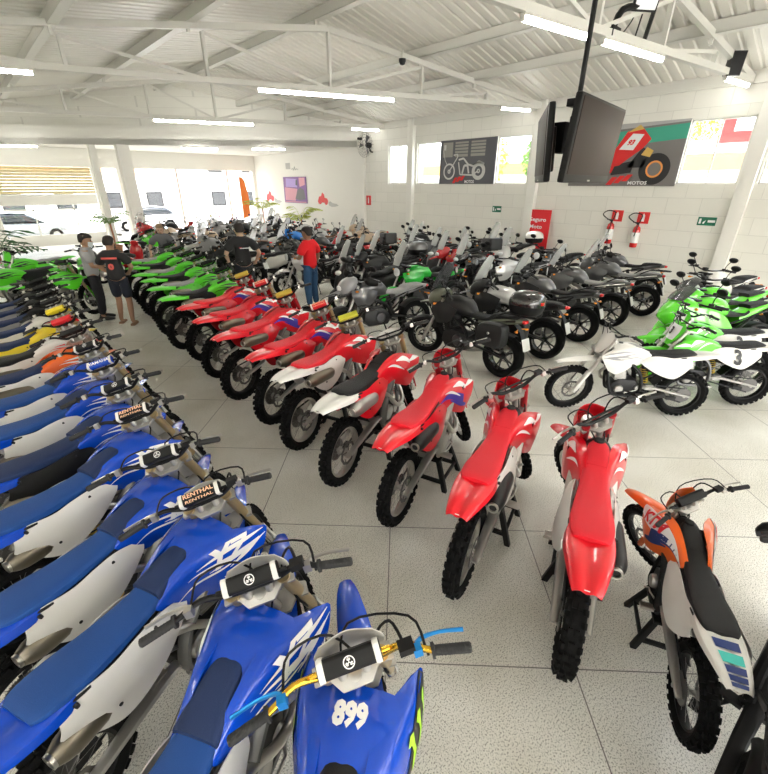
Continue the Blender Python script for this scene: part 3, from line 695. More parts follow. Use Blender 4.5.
def build_street():
    D = ST
    smooth_wheel('front', SFA, .31, .115, .205, D); smooth_wheel('rear', SRA, .32, .17, .205, D)
    D['disc'] = disc(SFA, .065, .145); D['disc2'] = disc(SRA, -.075, .11)
    for sd, nm in ((1, 'L'), (-1, 'R')):
        m = MB().tube([(sfk(.98), .105 * sd, .98), (sfk(.62), .105 * sd, .62), (sfk(.58), .105 * sd, .58), (sfk(.28), .105 * sd, .28)], [.022, .022, .029, .029], 10)
        D['fork' + nm] = m.mesh('fork_leg')
    g = []
    for w_, dr in ((-.078, -.035), (-.066, .0), (0, .016), (.066, .0), (.078, -.035)):
        g.append([(SFA[0] + (.325 + dr) * cos(a), w_, SFA[2] + (.325 + dr) * sin(a)) for a in [radians(t) for t in (20, 50, 80, 110, 140, 165)]])
    D['front_fender'] = MB().panel(Surf(g), 16, 8, .004).mesh('front_fender')
    g = []
    for w_, dr in ((-.095, -.03), (-.08, .0), (0, .012), (.08, .0), (.095, -.03)):
        g.append([(SRA[0] + (.335 + dr) * cos(a), w_, SRA[2] + (.335 + dr) * sin(a)) for a in [radians(t) for t in (40, 65, 90, 115)]])
    D['hugger'] = MB().panel(Surf(g), 12, 8, .004).mesh('rear_hugger')
    m = MB().box((.43, 0, .93), (.10, .25, .03)).box((.40, 0, 1.02), (.10, .22, .025)); m.tube([(.46, 0, .85), (.38, 0, 1.03)], .03, 10)
    D['clamps'] = m.mesh('triple_clamp', .004)
    D['bar'] = MB().tube([(.20, -.40, 1.09), (.28, -.27, 1.11), (.36, -.12, 1.08), (.37, 0, 1.07), (.36, .12, 1.08), (.28, .27, 1.11), (.20, .40, 1.09)], .0125, 10, 4).mesh('handlebar')
    D['clip'] = MB().tube([(.24, -.34, .93), (.38, -.14, .97), (.40, 0, .97), (.38, .14, .97), (.24, .34, .93)], .0125, 10, 3).mesh('handlebar')
    for sd, nm in ((1, 'L'), (-1, 'R')):
        D['grip' + nm] = MB().tube([(.195, .41 * sd, 1.089), (.20, .40 * sd, 1.09), (.268, .29 * sd, 1.107), (.272, .283 * sd, 1.108), (.278, .272 * sd, 1.109)], [.014, .019, .018, .026, .026], 10).mesh('grip')
        m = MB().box((.30, .24 * sd, 1.115), (.05, .045, .045)); m.tube([(.32, .23 * sd, 1.11), (.33, .30 * sd, 1.10), (.26, .41 * sd, 1.085)], .007, 6, 3)
        D['lever' + nm] = m.mesh('lever')
        m = MB().tube([(.30, .25 * sd, 1.12), (.33, .28 * sd, 1.20), (.34, .33 * sd, 1.28)], .007, 6, 3)
        D['stalk' + nm] = m.mesh('mirror')
        m = MB().loft([[(.345 + dx + .012 * b * s_, (.36 + .075 * a * s_) * sd, 1.31 + .05 * b * s_) for a, b in [(cos(2 * pi * k / 16) * (1 + .15 * sin(2 * pi * k / 16)), sin(2 * pi * k / 16)) for k in range(16)]] for dx, s_ in ((.03, .45), (.02, .85), (0, 1.), (-.01, 1.))], 1)
        D['mhead' + nm] = m.mesh('mirror_head')
        m = MB().add([(.3335 + .012 * b * .86, (.36 + .075 * a * .86) * sd, 1.31 + .05 * b * .86) for a, b in [(cos(2 * pi * k / 16) * (1 + .15 * sin(2 * pi * k / 16)), sin(2 * pi * k / 16)) for k in range(16)]], [tuple(range(16))])
        D['mglass' + nm] = m.mesh('mirror_glass', fix=False)
        D['guard' + nm] = MB().panel(Surf([[(.36, .20 * sd, 1.15), (.37, .30 * sd, 1.16), (.28, .42 * sd, 1.13)], [(.37, .20 * sd, 1.10), (.39, .31 * sd, 1.09), (.28, .435 * sd, 1.08)], [(.36, .22 * sd, 1.05), (.36, .31 * sd, 1.03), (.28, .42 * sd, 1.04)]]), 8, 6, .005).mesh('hand_guard')
        D['blinkF' + nm] = MB().loft([[(.52 + dx, (.13 + .07) * sd + .03 * a * s_, .93 + .018 * b * s_) for a, b in [(cos(2 * pi * k / 10), sin(2 * pi * k / 10)) for k in range(10)]] for dx, s_ in ((-.02, .4), (0, 1.), (.02, .8))], 1).tube([(.47, .10 * sd, .93), (.51, .18 * sd, .93)], .007, 5).mesh('indicator')
        D['blinkR' + nm] = MB().loft([[(-.93 + dx, (.15) * sd + .03 * a * s_, .74 + .018 * b * s_) for a, b in [(cos(2 * pi * k / 10), sin(2 * pi * k / 10)) for k in range(10)]] for dx, s_ in ((-.02, .8), (0, 1.), (.02, .4))], 1).tube([(-.9, .05 * sd, .75), (-.92, .13 * sd, .745)], .007, 5).mesh('indicator')
    # adventure cowl with beak, naked lamp, sport nose
    D['cowl'] = body([(.70, .05, .95, .86), (.64, .12, 1.04, .82), (.54, .15, 1.10, .82), (.44, .15, 1.12, .88), (.38, .13, 1.10, .94)], 3, 16, 2.6).mesh('front_cowl')
    D['beak'] = MB().panel(Surf([[(.50, -.11, .86), (.68, -.085, .87), (.88, -.03, .82)], [(.50, 0, .90), (.70, 0, .90), (.91, 0, .83)], [(.50, .11, .86), (.68, .085, .87), (.88, .03, .82)]]), 10, 6, .008).mesh('beak')
    D['lampA'] = MB().loft([[(x, y * s_, .935 + z * s_) for y, z in se(.10, .055, -.055, 14, 2.4)] for x, s_ in ((.60, 1.05), (.675, .95), (.705, .55))], 2).mesh('headlamp')
    D['roundlamp'] = MB().lathe([(0, .12), (.05, .115), (.085, .10), (.095, .07), (.09, 0), (.06, -.06), (0, -.08)], (.54, 0, .93), 24, 'x').mesh('headlamp_shell')
    D['roundlens'] = MB().lathe([(0, .012), (.05, .009), (.082, .0), (.082, -.01)], (.652, 0, .93), 24, 'x').mesh('headlamp')
    D['clock'] = MB().lathe([(0, .0), (.045, .0), (.05, .01), (.055, -.03), (.03, -.05)], (.46, .0, 1.12), 20, 'z').mesh('instrument')
    D['nose'] = body([(.86, .03, .84, .78), (.80, .09, .92, .72), (.68, .16, 1.02, .64), (.54, .20, 1.06, .62), (.42, .19, 1.03, .70)], 3, 16, 2.4).mesh('nose_cowl')
    D['lampS'] = MB().panel(Surf([[(.855, -.03, .82), (.80, -.10, .85), (.73, -.15, .85)], [(.85, -.035, .78), (.805, -.11, .79), (.745, -.155, .80)]]), 6, 4, .004).mesh('headlamp')
    g = [[(.60, -.15, 1.04), (.66, 0, 1.06), (.60, .15, 1.04)], [(.53, -.175, 1.2), (.60, 0, 1.22), (.53, .175, 1.2)], [(.46, -.165, 1.36), (.52, 0, 1.38), (.46, .165, 1.36)], [(.40, -.11, 1.48), (.44, 0, 1.50), (.40, .11, 1.48)]]
    D['screen'] = MB().panel(Surf(g), 8, 10, .004).mesh('windscreen')
    g = [[(.66, -.15, 1.02), (.72, 0, 1.03), (.66, .15, 1.02)], [(.55, -.155, 1.12), (.60, 0, 1.15), (.55, .155, 1.12)], [(.44, -.10, 1.17), (.47, 0, 1.20), (.44, .10, 1.17)]]
    D['bubble'] = MB().panel(Surf(g), 8, 8, .004).mesh('windscreen')
    # tank, seat, tail
    D['tank'] = body([(.36, .08, .95, .80), (.30, .15, 1.02, .76), (.14, .175, 1.055, .76), (-.04, .155, 1.02, .76), (-.14, .10, .93, .76), (-.19, .06, .86, .77)], 3, 18, 2.5).mesh('fuel_tank')
    D['tankline'] = MB().tube([(.26, .0, 1.05), (.14, 0, 1.062), (.02, 0, 1.045)], .012, 6).lathe([(0, .012), (.04, .01), (.045, 0)], (.2, 0, 1.052), 18, 'z').mesh('filler_cap')
    D['seatA'] = body([(-.08, .09, .875, .80), (-.18, .11, .855, .77), (-.32, .14, .845, .77), (-.46, .15, .86, .79), (-.52, .14, .91, .82), (-.66, .13, .925, .86), (-.82, .11, .925, .88), (-.88, .08, .91, .885)], 3, 18, 3.2).mesh('seat')
    D['seatS'] = body([(-.06, .10, .84, .78), (-.20, .12, .82, .76), (-.36, .14, .82, .77), (-.44, .13, .86, .80)], 3, 18, 3.2).mesh('rider_seat')
    D['seatP'] = body([(-.46, .10, .93, .87), (-.56, .11, .945, .89), (-.72, .09, .965, .92), (-.78, .06, .96, .93)], 3, 16, 3.2).mesh('pillion_seat')
    D['tail'] = body([(-.30, .12, .80, .68), (-.50, .125, .85, .72), (-.72, .105, .89, .78), (-.92, .06, .90, .83), (-.98, .03, .89, .85)], 3, 16, 2.6).mesh('tail_cowl')
    D['tailS'] = body([(-.30, .13, .80, .66), (-.46, .13, .88, .72), (-.66, .11, .94, .82), (-.86, .06, .965, .89), (-.94, .03, .96, .92)], 3, 16, 2.6).mesh('tail_cowl')
    D['taillamp'] = MB().loft([[(x, y, .865 + z) for y, z in se(.055 * s_, .025 * s_, -.025 * s_, 12, 3)] for x, s_ in ((-.95, 1.1), (-.985, 1.), (-1.0, .6))], 1).mesh('tail_lamp')
    D['bracket'] = MB().loft([[(x - .012, y, z) for y in (-.06, .06)] + [(x + .012, y, z) for y in (.06, -.06)] for x, z in ((-.84, .80), (-.93, .72), (-1.0, .58), (-1.04, .48))], 1).mesh('plate_bracket')
    D['plate'] = MB().box((-1.035, 0, .56), (.006, .20, .17), Matrix.Rotation(.35, 3, 'Y')).mesh('licence_plate', .002)
    for sd, nm in ((1, 'L'), (-1, 'R')):
        g = [[(.52, .16 * sd, .90), (.30, .20 * sd, .93), (.05, .175 * sd, .86)], [(.50, .19 * sd, .78), (.30, .225 * sd, .78), (.08, .18 * sd, .76)], [(.40, .17 * sd, .60), (.26, .20 * sd, .62), (.12, .16 * sd, .68)]]
        D['shroud' + nm] = MB().panel(Surf(g), 10, 8, .006).mesh('side_shroud')
        g = [[(.70, .14 * sd, .95), (.42, .215 * sd, .93), (.12, .205 * sd, .85), (-.04, .17 * sd, .78)], [(.66, .17 * sd, .75), (.42, .245 * sd, .70), (.10, .235 * sd, .62), (-.16, .19 * sd, .62)], [(.54, .14 * sd, .52), (.36, .225 * sd, .46), (.06, .225 * sd, .42), (-.18, .17 * sd, .46)], [(.42, .07 * sd, .34), (.30, .16 * sd, .26), (.0, .16 * sd, .24), (-.2, .11 * sd, .32)]]
        D['fairing' + nm] = MB().panel(Surf(g), 14, 12, .006).mesh('side_fairing')
        m = MB().tube([(.40, .05 * sd, .90), (.20, .15 * sd, .76), (-.10, .16 * sd, .62), (-.20, .14 * sd, .42)], .026, 8, 3)
        for a, b in (((.20, .15, .76), (.14, .16, .56)), ((.14, .16, .56), (-.06, .16, .64)), ((.02, .155, .69), (.14, .16, .56)), ((-.10, .14, .66), (-.55, .11, .80)), ((-.18, .13, .48), (-.55, .11, .78)), ((-.55, .11, .80), (-.86, .08, .86))): m.tube([(a[0], a[1] * sd, a[2]), (b[0], b[1] * sd, b[2])], .015, 6)
        D['frame' + nm] = m.mesh('frame')
        m = MB().tube([(-.16, .10 * sd, .40), (-.40, .11 * sd, .38), (-.74, .11 * sd, .32)], [.04, .034, .026], 8, 2, flat=.55)
        D['arm' + nm] = m.mesh('swingarm')
        m = MB().box((-.20, .20 * sd, .36), (.06, .11, .02)); m.tube([(-.18, .12 * sd, .38), (-.20, .16 * sd, .37)], .014, 6)
        D['peg' + nm] = m.mesh('footpeg')
        m = MB().loft([[(-.66 + .215 * a * s_, (.31 + dy) * sd, .67 + .17 * b * s_) for a, b in [(math.copysign(abs(cos(t)) ** .5, cos(t)), math.copysign(abs(sin(t)) ** .5, sin(t)) * (1 - .12 * cos(t))) for t in [2 * pi * k / 24 for k in range(24)]]] for dy, s_ in ((-.10, .9), (-.085, .98), (0, 1.), (.05, .98), (.085, .9), (.10, .74))], 1)
        D['case' + nm] = m.mesh('side_case')
        D['caselock' + nm] = MB().lathe([(0, .112 * sd), (.014, .112 * sd), (.02, .104 * sd)], (-.66, .31 * sd, .70), 14).mesh('case_lock')
    m = MB().prism([(-.20, .36), (-.14, .27), (.22, .26), (.30, .36), (.28, .50), (.10, .54), (-.12, .52)], -.14, .14)
    D['engine'] = m.mesh('engine_case', .02)
    m = MB()
    R = Matrix.Rotation(.35, 3, 'Y'); m.box((.20, 0, .58), (.17, .24, .16), R)
    for i in range(5): m.box((.185 + .01 * i, 0, .52 + .028 * i), (.20, .27, .009), R)
    m.box((.25, 0, .70), (.18, .25, .10), R)
    D['cylinder'] = m.mesh('cylinder', .008)
    for sd, nm in ((1, 'L'), (-1, 'R')): D['cover' + nm] = MB().lathe([(0, .03 * sd), (.075, .028 * sd), (.095, 0)], (.0, .14 * sd, .40), 24).mesh('engine_cover')
    D['radiator'] = MB().box((.44, 0, .64), (.05, .30, .28), Matrix.Rotation(-.25, 3, 'Y')).mesh('radiator', .006)
    D['header'] = MB().tube([(.30, -.06, .64), (.42, -.07, .55), (.42, -.09, .38), (.30, -.12, .24), (.0, -.14, .21), (-.30, -.15, .27)], .023, 8, 4).mesh('exhaust_pipe')
    D['muffler'] = MB().tube([(-.28, -.16, .27), (-.34, -.175, .29), (-.40, -.18, .31), (-.78, -.20, .46), (-.82, -.20, .475), (-.84, -.20, .483)], [.026, .05, .065, .065, .055, .04], 14).mesh('muffler')
    D['shock'] = MB().tube([(-.30, 0, .42), (-.20, 0, .72)], .035, 10).mesh('shock_absorber')
    m = MB()
    for sd in (-1, 1): m.tube([(-.55, .13 * sd, .86), (-.72, .15 * sd, .955), (-.98, .14 * sd, .965), (-1.06, .08 * sd, .965), (-1.07, 0, .965)], .012, 7, 3)
    for x in (-.78, -.92): m.tube([(x, -.145, .958), (x, .145, .958)], .010, 6)
    D['rack'] = m.mesh('luggage_rack')
    sh = [(cos(2 * pi * k / 24), sin(2 * pi * k / 24)) for k in range(24)]
    sq = lambda v, p: math.copysign(abs(v) ** p, v)
    D['topbase'] = MB().loft([[(-.94 + .215 * s_ * sq(a, .7), .235 * s_ * sq(b, .7), z) for a, b in sh] for z, s_ in ((.975, .72), (1.0, .88), (1.08, .98), (1.10, 1.0))], 2).mesh('case_base')
    D['toplid'] = MB().loft([[(-.94 + .218 * s_ * sq(a, .75), .238 * s_ * sq(b, .75), z) for a, b in sh] for z, s_ in ((1.10, 1.0), (1.16, 1.0), (1.225, .9), (1.265, .68), (1.285, .36), (1.29, .08))], 2).mesh('case_lid')
    D['topref'] = MB().loft([[(-.94 - .222 * cos(t), .242 * sin(t), z) for z in (1.125, 1.165)] + [(-.94 - .20 * cos(t), .22 * sin(t), z) for z in (1.165, 1.125)] for t in [radians(-62 + 124 * k / 12) for k in range(13)]], 1).mesh('reflector')
    D['boxcase'] = MB().loft([[(-.92 + .20 * s_ * sq(a, .35), .235 * s_ * sq(b, .35), z) for a, b in sh] for z, s_ in ((.975, .92), (.99, 1.), (1.22, 1.), (1.25, .97), (1.26, .85))], 1).mesh('case_shell')
    D['sidestand'] = MB().tube([(-.06, .13, .30), (-.10, .22, .12), (-.11, .275, .035)], .012, 6).box((-.11, .28, .033), (.07, .05, .012)).mesh('side_stand')
    D['tag'] = MB().box((.18, .05, 1.075), (.11, .09, .004)).mesh('paper_tag')
def build_scooter():
    D = ST
    fa = (.62, 0, .24); ra = (-.62, 0, .24)
    smooth_wheel('sf', fa, .24, .10, .155, D); smooth_wheel('sr', ra, .24, .12, .155, D)
    D['s_front'] = body([(.74, .05, .60, .46), (.68, .12, .74, .42), (.58, .17, .92, .40), (.48, .19, 1.02, .36), (.40, .17, 1.0, .32), (.36, .12, .96, .32)], 3, 16, 2.6).mesh('front_shield')
    D['s_floor'] = body([(.42, .17, .34, .22), (.2, .17, .33, .2), (-.05, .17, .36, .2)], 2, 14, 5).mesh('floorboard')
    D['s_body'] = body([(.02, .10, .56, .24), (-.12, .17, .68, .24), (-.36, .20, .74, .34), (-.64, .17, .80, .48), (-.86, .09, .83, .66), (-.95, .03, .82, .72)], 3, 16, 2.6).mesh('rear_body')
    D['s_seat'] = body([(.02, .09, .76, .66), (-.14, .14, .80, .68), (-.36, .155, .80, .70), (-.46, .15, .86, .74), (-.70, .12, .88, .79), (-.84, .07, .87, .81)], 3, 18, 3.2).mesh('seat')
    D['s_fender'] = MB().panel(Surf([[(fa[0] + (.26 + dr) * cos(radians(t)), w_, fa[2] + (.26 + dr) * sin(radians(t))) for t in (-5, 30, 65, 100, 140)] for w_, dr in ((-.075, -.05), (-.06, 0), (0, .015), (.06, 0), (.075, -.05))]), 12, 8, .005).mesh('front_fender')
    D['s_engine'] = MB().prism([(-.10, .24), (-.3, .18), (-.70, .18), (-.74, .30), (-.4, .36), (-.12, .34)], .06, .17).mesh('engine_case', .02)
    D['s_muffler'] = MB().tube([(-.30, -.12, .24), (-.40, -.15, .27), (-.78, -.16, .33), (-.82, -.16, .336)], [.03, .06, .06, .04], 12).mesh('muffler')
    D['s_lamp'] = MB().loft([[(x, y * s_, .80 + z * s_) for y, z in se(.13, .06, -.06, 14, 2.4)] for x, s_ in ((.60, 1.0), (.67, .8), (.70, .4))], 2).mesh('headlamp')
    D['s_fork'] = MB().tube([(.54, .08, .55), (.63, .08, .24)], .022, 8).tube([(.54, -.08, .55), (.63, -.08, .24)], .022, 8).mesh('fork')
    D['s_bar'] = MB().tube([(.26, -.36, 1.07), (.36, -.14, 1.06), (.38, 0, 1.05), (.36, .14, 1.06), (.26, .36, 1.07)], .016, 8, 3).mesh('handlebar')
    D['s_head'] = body([(.50, .07, 1.06, .98), (.42, .13, 1.12, .98), (.34, .10, 1.10, .99)], 3, 14, 2.6).mesh('handlebar_cover')
build_street(); build_scooter()
MIR_S = Matrix.Translation((0, 0, 0))
def street(kind, x, y, yaw, label, group=None, paint=MATBLK, seat=BLKSEAT, acc=None, steer=25, lean=-5, sc=1., screen=None, top=None, cases=None, rack=False, tagged=False, frame=BLK, muf=STEEL, fork=ALU, plate=True, mirrors=True, rim=BLKGLOSS, name='street_motorcycle', shroud=None, guards=False, blink=AMBER):
    D = ST; acc = acc or paint; shroud = shroud or paint
    r = tag(empty(name, (x, y, 0), radians(yaw), radians(lean), sc), label, 'motorcycle', group)
    S = steer_m(radians(steer), SAX, SP0)
    def p(n, k, m, par=r, M=None): return part(n, D[k], m, par, M)
    w = p('front_wheel', 'front_tyre', RUB, r, S); p('rim', 'front_rim', rim, w); p('brake_disc', 'disc', STEEL, w)
    w = p('rear_wheel', 'rear_tyre', RUB); p('rim', 'rear_rim', rim, w); p('brake_disc', 'disc2', STEEL, w)
    for k in 'LR': p('fork_leg', 'fork' + k, fork, r, S); p('frame', 'frame' + k, frame); p('swingarm', 'arm' + k, DALU); p('footpeg', 'peg' + k, DALU)
    p('front_fender', 'front_fender', acc if kind != 'adv' else BLK, r, S); p('rear_hugger', 'hugger', BLK); p('triple_clamp', 'clamps', BLK, r, S)
    dz = Matrix.Translation((0, 0, -.13)) @ Matrix.Translation((.03, 0, 0)) if kind == 'sport' else Matrix.Identity(4)
    h = p('handlebar', 'clip' if kind == 'sport' else 'bar', BLK, r, S)
    for k in 'LR': p('grip', 'grip' + k, GRIP, h, dz); p('lever', 'lever' + k, DALU, h, dz)
    if guards:
        for k in 'LR': p('hand_guard', 'guard' + k, BLK, r, S)
    if mirrors:
        for k in 'LR':
            m = p('mirror', 'stalk' + k, BLK, r, S @ dz); p('mirror_head', 'mhead' + k, BLK, m); p('mirror_glass', 'mglass' + k, SMIRROR, m)
    for k in 'LR': p('indicator', 'blinkF' + k, blink, r, S); p('indicator', 'blinkR' + k, blink)
    if kind == 'adv':
        c = p('front_cowl', 'cowl', acc); p('headlamp', 'lampA', LENS, c); p('beak', 'beak', acc); p('instrument', 'clock', BLK)
        if screen: p('windscreen', 'screen', screen)
        for k in 'LR': p('side_shroud', 'shroud' + k, shroud)
    elif kind == 'naked':
        c = p('headlamp', 'roundlamp', BLK, r, S); p('headlamp_lens', 'roundlens', LENS, c); p('instrument', 'clock', BLK, r, S)
        if screen: p('windscreen', 'screen', screen)
        for k in 'LR': p('side_shroud', 'shroud' + k, shroud)
    else:
        c = p('nose_cowl', 'nose', paint); p('headlamp', 'lampS', LENS, c)
        p('windscreen', 'bubble', screen or SMOKE)
        for k in 'LR': p('side_fairing', 'fairing' + k, paint)
    t = p('fuel_tank', 'tank', paint); p('filler_cap', 'tankline', BLK if kind != 'naked' else STEEL, t)
    if kind == 'sport':
        p('rider_seat', 'seatS', seat); p('pillion_seat', 'seatP', seat); p('tail_cowl', 'tailS', paint)
    else:
        p('seat', 'seatA', seat); p('tail_cowl', 'tail', acc)
    p('tail_lamp', 'taillamp', REDLENS)
    b = p('plate_bracket', 'bracket', BLK)
    if plate: p('licence_plate', 'plate', PLATE, b)
    e = p('engine', 'engine', DALU); p('cylinder', 'cylinder', DALU, e); [p('engine_cover', 'cover' + k, GUNM, e) for k in 'LR']
    p('radiator', 'radiator', BLK); p('exhaust_pipe', 'header', muf); p('muffler', 'muffler', muf); p('shock_absorber', 'shock', DALU); p('side_stand', 'sidestand', BLK)
    if rack or top: p('luggage_rack', 'rack', BLK if rack is not SILV else SILV)
    if top == 'dome' or isinstance(top, tuple):
        c = p('top_case', 'topbase', BLK); p('case_lid', 'toplid', top[0] if isinstance(top, tuple) else BLKGLOSS, c); p('reflector', 'topref', REDLENS, c)
    elif top == 'box': p('top_case', 'boxcase', MATBLK)
    if cases:
        for k in 'LR': c = p('side_case', 'case' + k, cases); p('case_lock', 'caselock' + k, STEEL, c)
    if tagged: p('paper_tag', 'tag', PLATE)
    return r
def scooter(x, y, yaw, label, group=None, paint=MATBLK, seat=BLKSEAT, screen=GLASS, lean=-4, steer=15, top=None, sc=1.):
    D = ST; r = tag(empty('scooter', (x, y, 0), radians(yaw), radians(lean), sc), label, 'scooter', group)
    def p(n, k, m, par=r, M=None): return part(n, D[k], m, par, M)
    w = p('front_wheel', 'sf_tyre', RUB); p('rim', 'sf_rim', ALU, w)
    w = p('rear_wheel', 'sr_tyre', RUB); p('rim', 'sr_rim', ALU, w)
    c = p('front_shield', 's_front', paint); p('headlamp', 's_lamp', LENS, c)
    for n, k, m in (('floorboard', 's_floor', BLK), ('rear_body', 's_body', paint), ('seat', 's_seat', seat), ('front_fender', 's_fender', paint), ('engine', 's_engine', DALU), ('muffler', 's_muffler', DALU), ('fork', 's_fork', ALU)): p(n, k, m)
    h = p('handlebar', 's_bar', BLK); p('handlebar_cover', 's_head', paint, h)
    Mm = Matrix.Translation((.03, 0, -.04))
    for k in 'LR':
        p('grip', 'grip' + k, GRIP, h, Matrix.Translation((.06, 0, -.02)))
        m = p('mirror', 'stalk' + k, BLK, r, Mm); p('mirror_head', 'mhead' + k, BLK, m); p('mirror_glass', 'mglass' + k, SMIRROR, m)
    if screen: p('windscreen', 'screen', screen, r, Matrix.Translation((-.03, 0, -.04)))
    p('tail_lamp', 'taillamp', REDLENS, r, Matrix.Translation((.05, 0, -.09)))
    p('side_stand', 'sidestand', BLK)
    if top:
        c = p('top_case', 'topbase', BLK, r, Matrix.Translation((.05, 0, -.10))); p('case_lid', 'toplid', top, c)
    return r
# ------------------------------------------------------------------ camera (eye height 2.7 m, looking down and across the hall)
cd = bpy.data.cameras.new('camera'); cam = bpy.data.objects.new('camera', cd); COL.objects.link(cam)
SC.camera = cam
EYE, PITCH, ROLL, FPX, YAW = 2.70, 0.44387, -0.0025, 425.5, 0.7494
cd.sensor_fit = 'VERTICAL'; cd.sensor_height = 36.; cd.lens = FPX / 774 * 36; cd.clip_start = .05; cd.clip_end = 300
_h = Vector((sin(YAW), cos(YAW), 0)); _r = Vector((cos(YAW), -sin(YAW), 0)); _u = Vector((0, 0, 1))
_f = _h * cos(PITCH) - _u * sin(PITCH); _v = _h * sin(PITCH) + _u * cos(PITCH)
cam.matrix_world = Matrix.Translation((0, 0, EYE)) @ Matrix((_r * cos(ROLL) - _v * sin(ROLL), _r * sin(ROLL) + _v * cos(ROLL), -_f)).transposed().to_4x4()
vs = SC.view_settings; vs.view_transform = 'Standard'; vs.look = 'None'; vs.gamma = 1; vs.use_curve_mapping = False; vs.exposure = 0.92

# ------------------------------------------------------------------ materials of the hall
def block_wall():
    m = bpy.data.materials.new('painted_block_wall'); m.use_nodes = True; nt = m.node_tree; b = nt.nodes['Principled BSDF']
    tc = nt.nodes.new('ShaderNodeTexCoord'); sp = nt.nodes.new('ShaderNodeSeparateXYZ'); cb = nt.nodes.new('ShaderNodeCombineXYZ')
    ad = nt.nodes.new('ShaderNodeMath'); ad.operation = 'ADD'
    br = nt.nodes.new('ShaderNodeTexBrick'); bp = nt.nodes.new('ShaderNodeBump'); nz = nt.nodes.new('ShaderNodeTexNoise')
    L = nt.links.new
    L(tc.outputs['Object'], sp.inputs[0]); L(sp.outputs['X'], ad.inputs[0]); L(sp.outputs['Y'], ad.inputs[1])
    L(ad.outputs[0], cb.inputs[0]); L(sp.outputs['Z'], cb.inputs[1]); L(cb.outputs[0], br.inputs['Vector'])
    br.inputs['Scale'].default_value = 1.; br.inputs['Brick Width'].default_value = .78; br.inputs['Row Height'].default_value = .4
    br.inputs['Mortar Size'].default_value = .009; br.inputs['Mortar Smooth'].default_value = .5; br.inputs['Bias'].default_value = 0
    br.inputs['Color1'].default_value = (.83, .82, .76, 1); br.inputs['Color2'].default_value = (.80, .79, .73, 1); br.inputs['Mortar'].default_value = (.69, .68, .63, 1)
    L(br.outputs['Color'], b.inputs['Base Color']); L(br.outputs['Fac'], bp.inputs['Height']); bp.invert = True; bp.inputs['Distance'].default_value = .01; bp.inputs['Strength'].default_value = .6
    L(bp.outputs['Normal'], b.inputs['Normal']); b.inputs['Roughness'].default_value = .6
    return m
def terrazzo():
    m = bpy.data.materials.new('terrazzo_floor'); m.use_nodes = True; nt = m.node_tree; b = nt.nodes['Principled BSDF']; L = nt.links.new
    tc = nt.nodes.new('ShaderNodeTexCoord')
    mp = nt.nodes.new('ShaderNodeMapping'); mp.inputs['Rotation'].default_value = (0, 0, radians(45)); L(tc.outputs['Object'], mp.inputs[0])
    # chips
    n1 = nt.nodes.new('ShaderNodeTexNoise'); n1.inputs['Scale'].default_value = 120; n1.inputs['Detail'].default_value = 2; L(tc.outputs['Object'], n1.inputs['Vector'])
    r1 = nt.nodes.new('ShaderNodeValToRGB'); e = r1.color_ramp.elements
    e[0].position = .36; e[0].color = (.36, .35, .31, 1); e[1].position = .60; e[1].color = (.90, .885, .83, 1)
    q = e.new(.46); q.color = (.82, .81, .76, 1)
    L(n1.outputs['Fac'], r1.inputs[0])
    # slow staining
    n2 = nt.nodes.new('ShaderNodeTexNoise'); n2.inputs['Scale'].default_value = .9; n2.inputs['Detail'].default_value = 4; L(tc.outputs['Object'], n2.inputs['Vector'])
    r2 = nt.nodes.new('ShaderNodeValToRGB'); r2.color_ramp.elements[0].position = .3; r2.color_ramp.elements[0].color = (.70, .68, .62, 1); r2.color_ramp.elements[1].position = .65; r2.color_ramp.elements[1].color = (1, 1, 1, 1)
    L(n2.outputs['Fac'], r2.inputs[0])
    mu = nt.nodes.new('ShaderNodeMix'); mu.data_type = 'RGBA'; mu.blend_type = 'MULTIPLY'; mu.inputs[0].default_value = 1; L(r1.outputs[0], mu.inputs[6]); L(r2.outputs[0], mu.inputs[7])
    # divider strips every 1.165 m, turned 45 degrees to the side wall
    sp = nt.nodes.new('ShaderNodeSeparateXYZ'); L(mp.outputs[0], sp.inputs[0])
    def line(out, off):
        a = nt.nodes.new('ShaderNodeMath'); a.operation = 'ADD'; a.inputs[1].default_value = off + 116.5; L(out, a.inputs[0])
        w = nt.nodes.new('ShaderNodeMath'); w.operation = 'MODULO'; w.inputs[1].default_value = 1.165; L(a.outputs[0], w.inputs[0])
        c = nt.nodes.new('ShaderNodeMath'); c.operation = 'LESS_THAN'; c.inputs[1].default_value = .007; L(w.outputs[0], c.inputs[0]); return c
    la = line(sp.outputs['X'], .045 + .0035); lb = line(sp.outputs['Y'], -1.667 + .0035)
    mxm = nt.nodes.new('ShaderNodeMath'); mxm.operation = 'MAXIMUM'; L(la.outputs[0], mxm.inputs[0]); L(lb.outputs[0], mxm.inputs[1])
    m2 = nt.nodes.new('ShaderNodeMix'); m2.data_type = 'RGBA'; L(mxm.outputs[0], m2.inputs[0]); L(mu.outputs[2], m2.inputs[6]); m2.inputs[7].default_value = (.16, .15, .14, 1)
    L(m2.outputs[2], b.inputs['Base Color'])
    r3 = nt.nodes.new('ShaderNodeMapRange'); r3.inputs[3].default_value = .28; r3.inputs[4].default_value = .5; L(n2.outputs['Fac'], r3.inputs[0]); L(r3.outputs[0], b.inputs['Roughness'])
    return m
BLOCK = block_wall(); TERR = terrazzo()
PLASTER = mat('white_plaster', (.84, .83, .78), .7, var=.03, vscale=.7)
STEELW = mat('white_painted_steel', (.72, .71, .66), .45)
SHEET = mat('white_roof_sheet', (.80, .78, .72), .42, var=.05, vscale=1.5)
FRAMEW = mat('white_window_frame', (.8, .79, .75), .4)
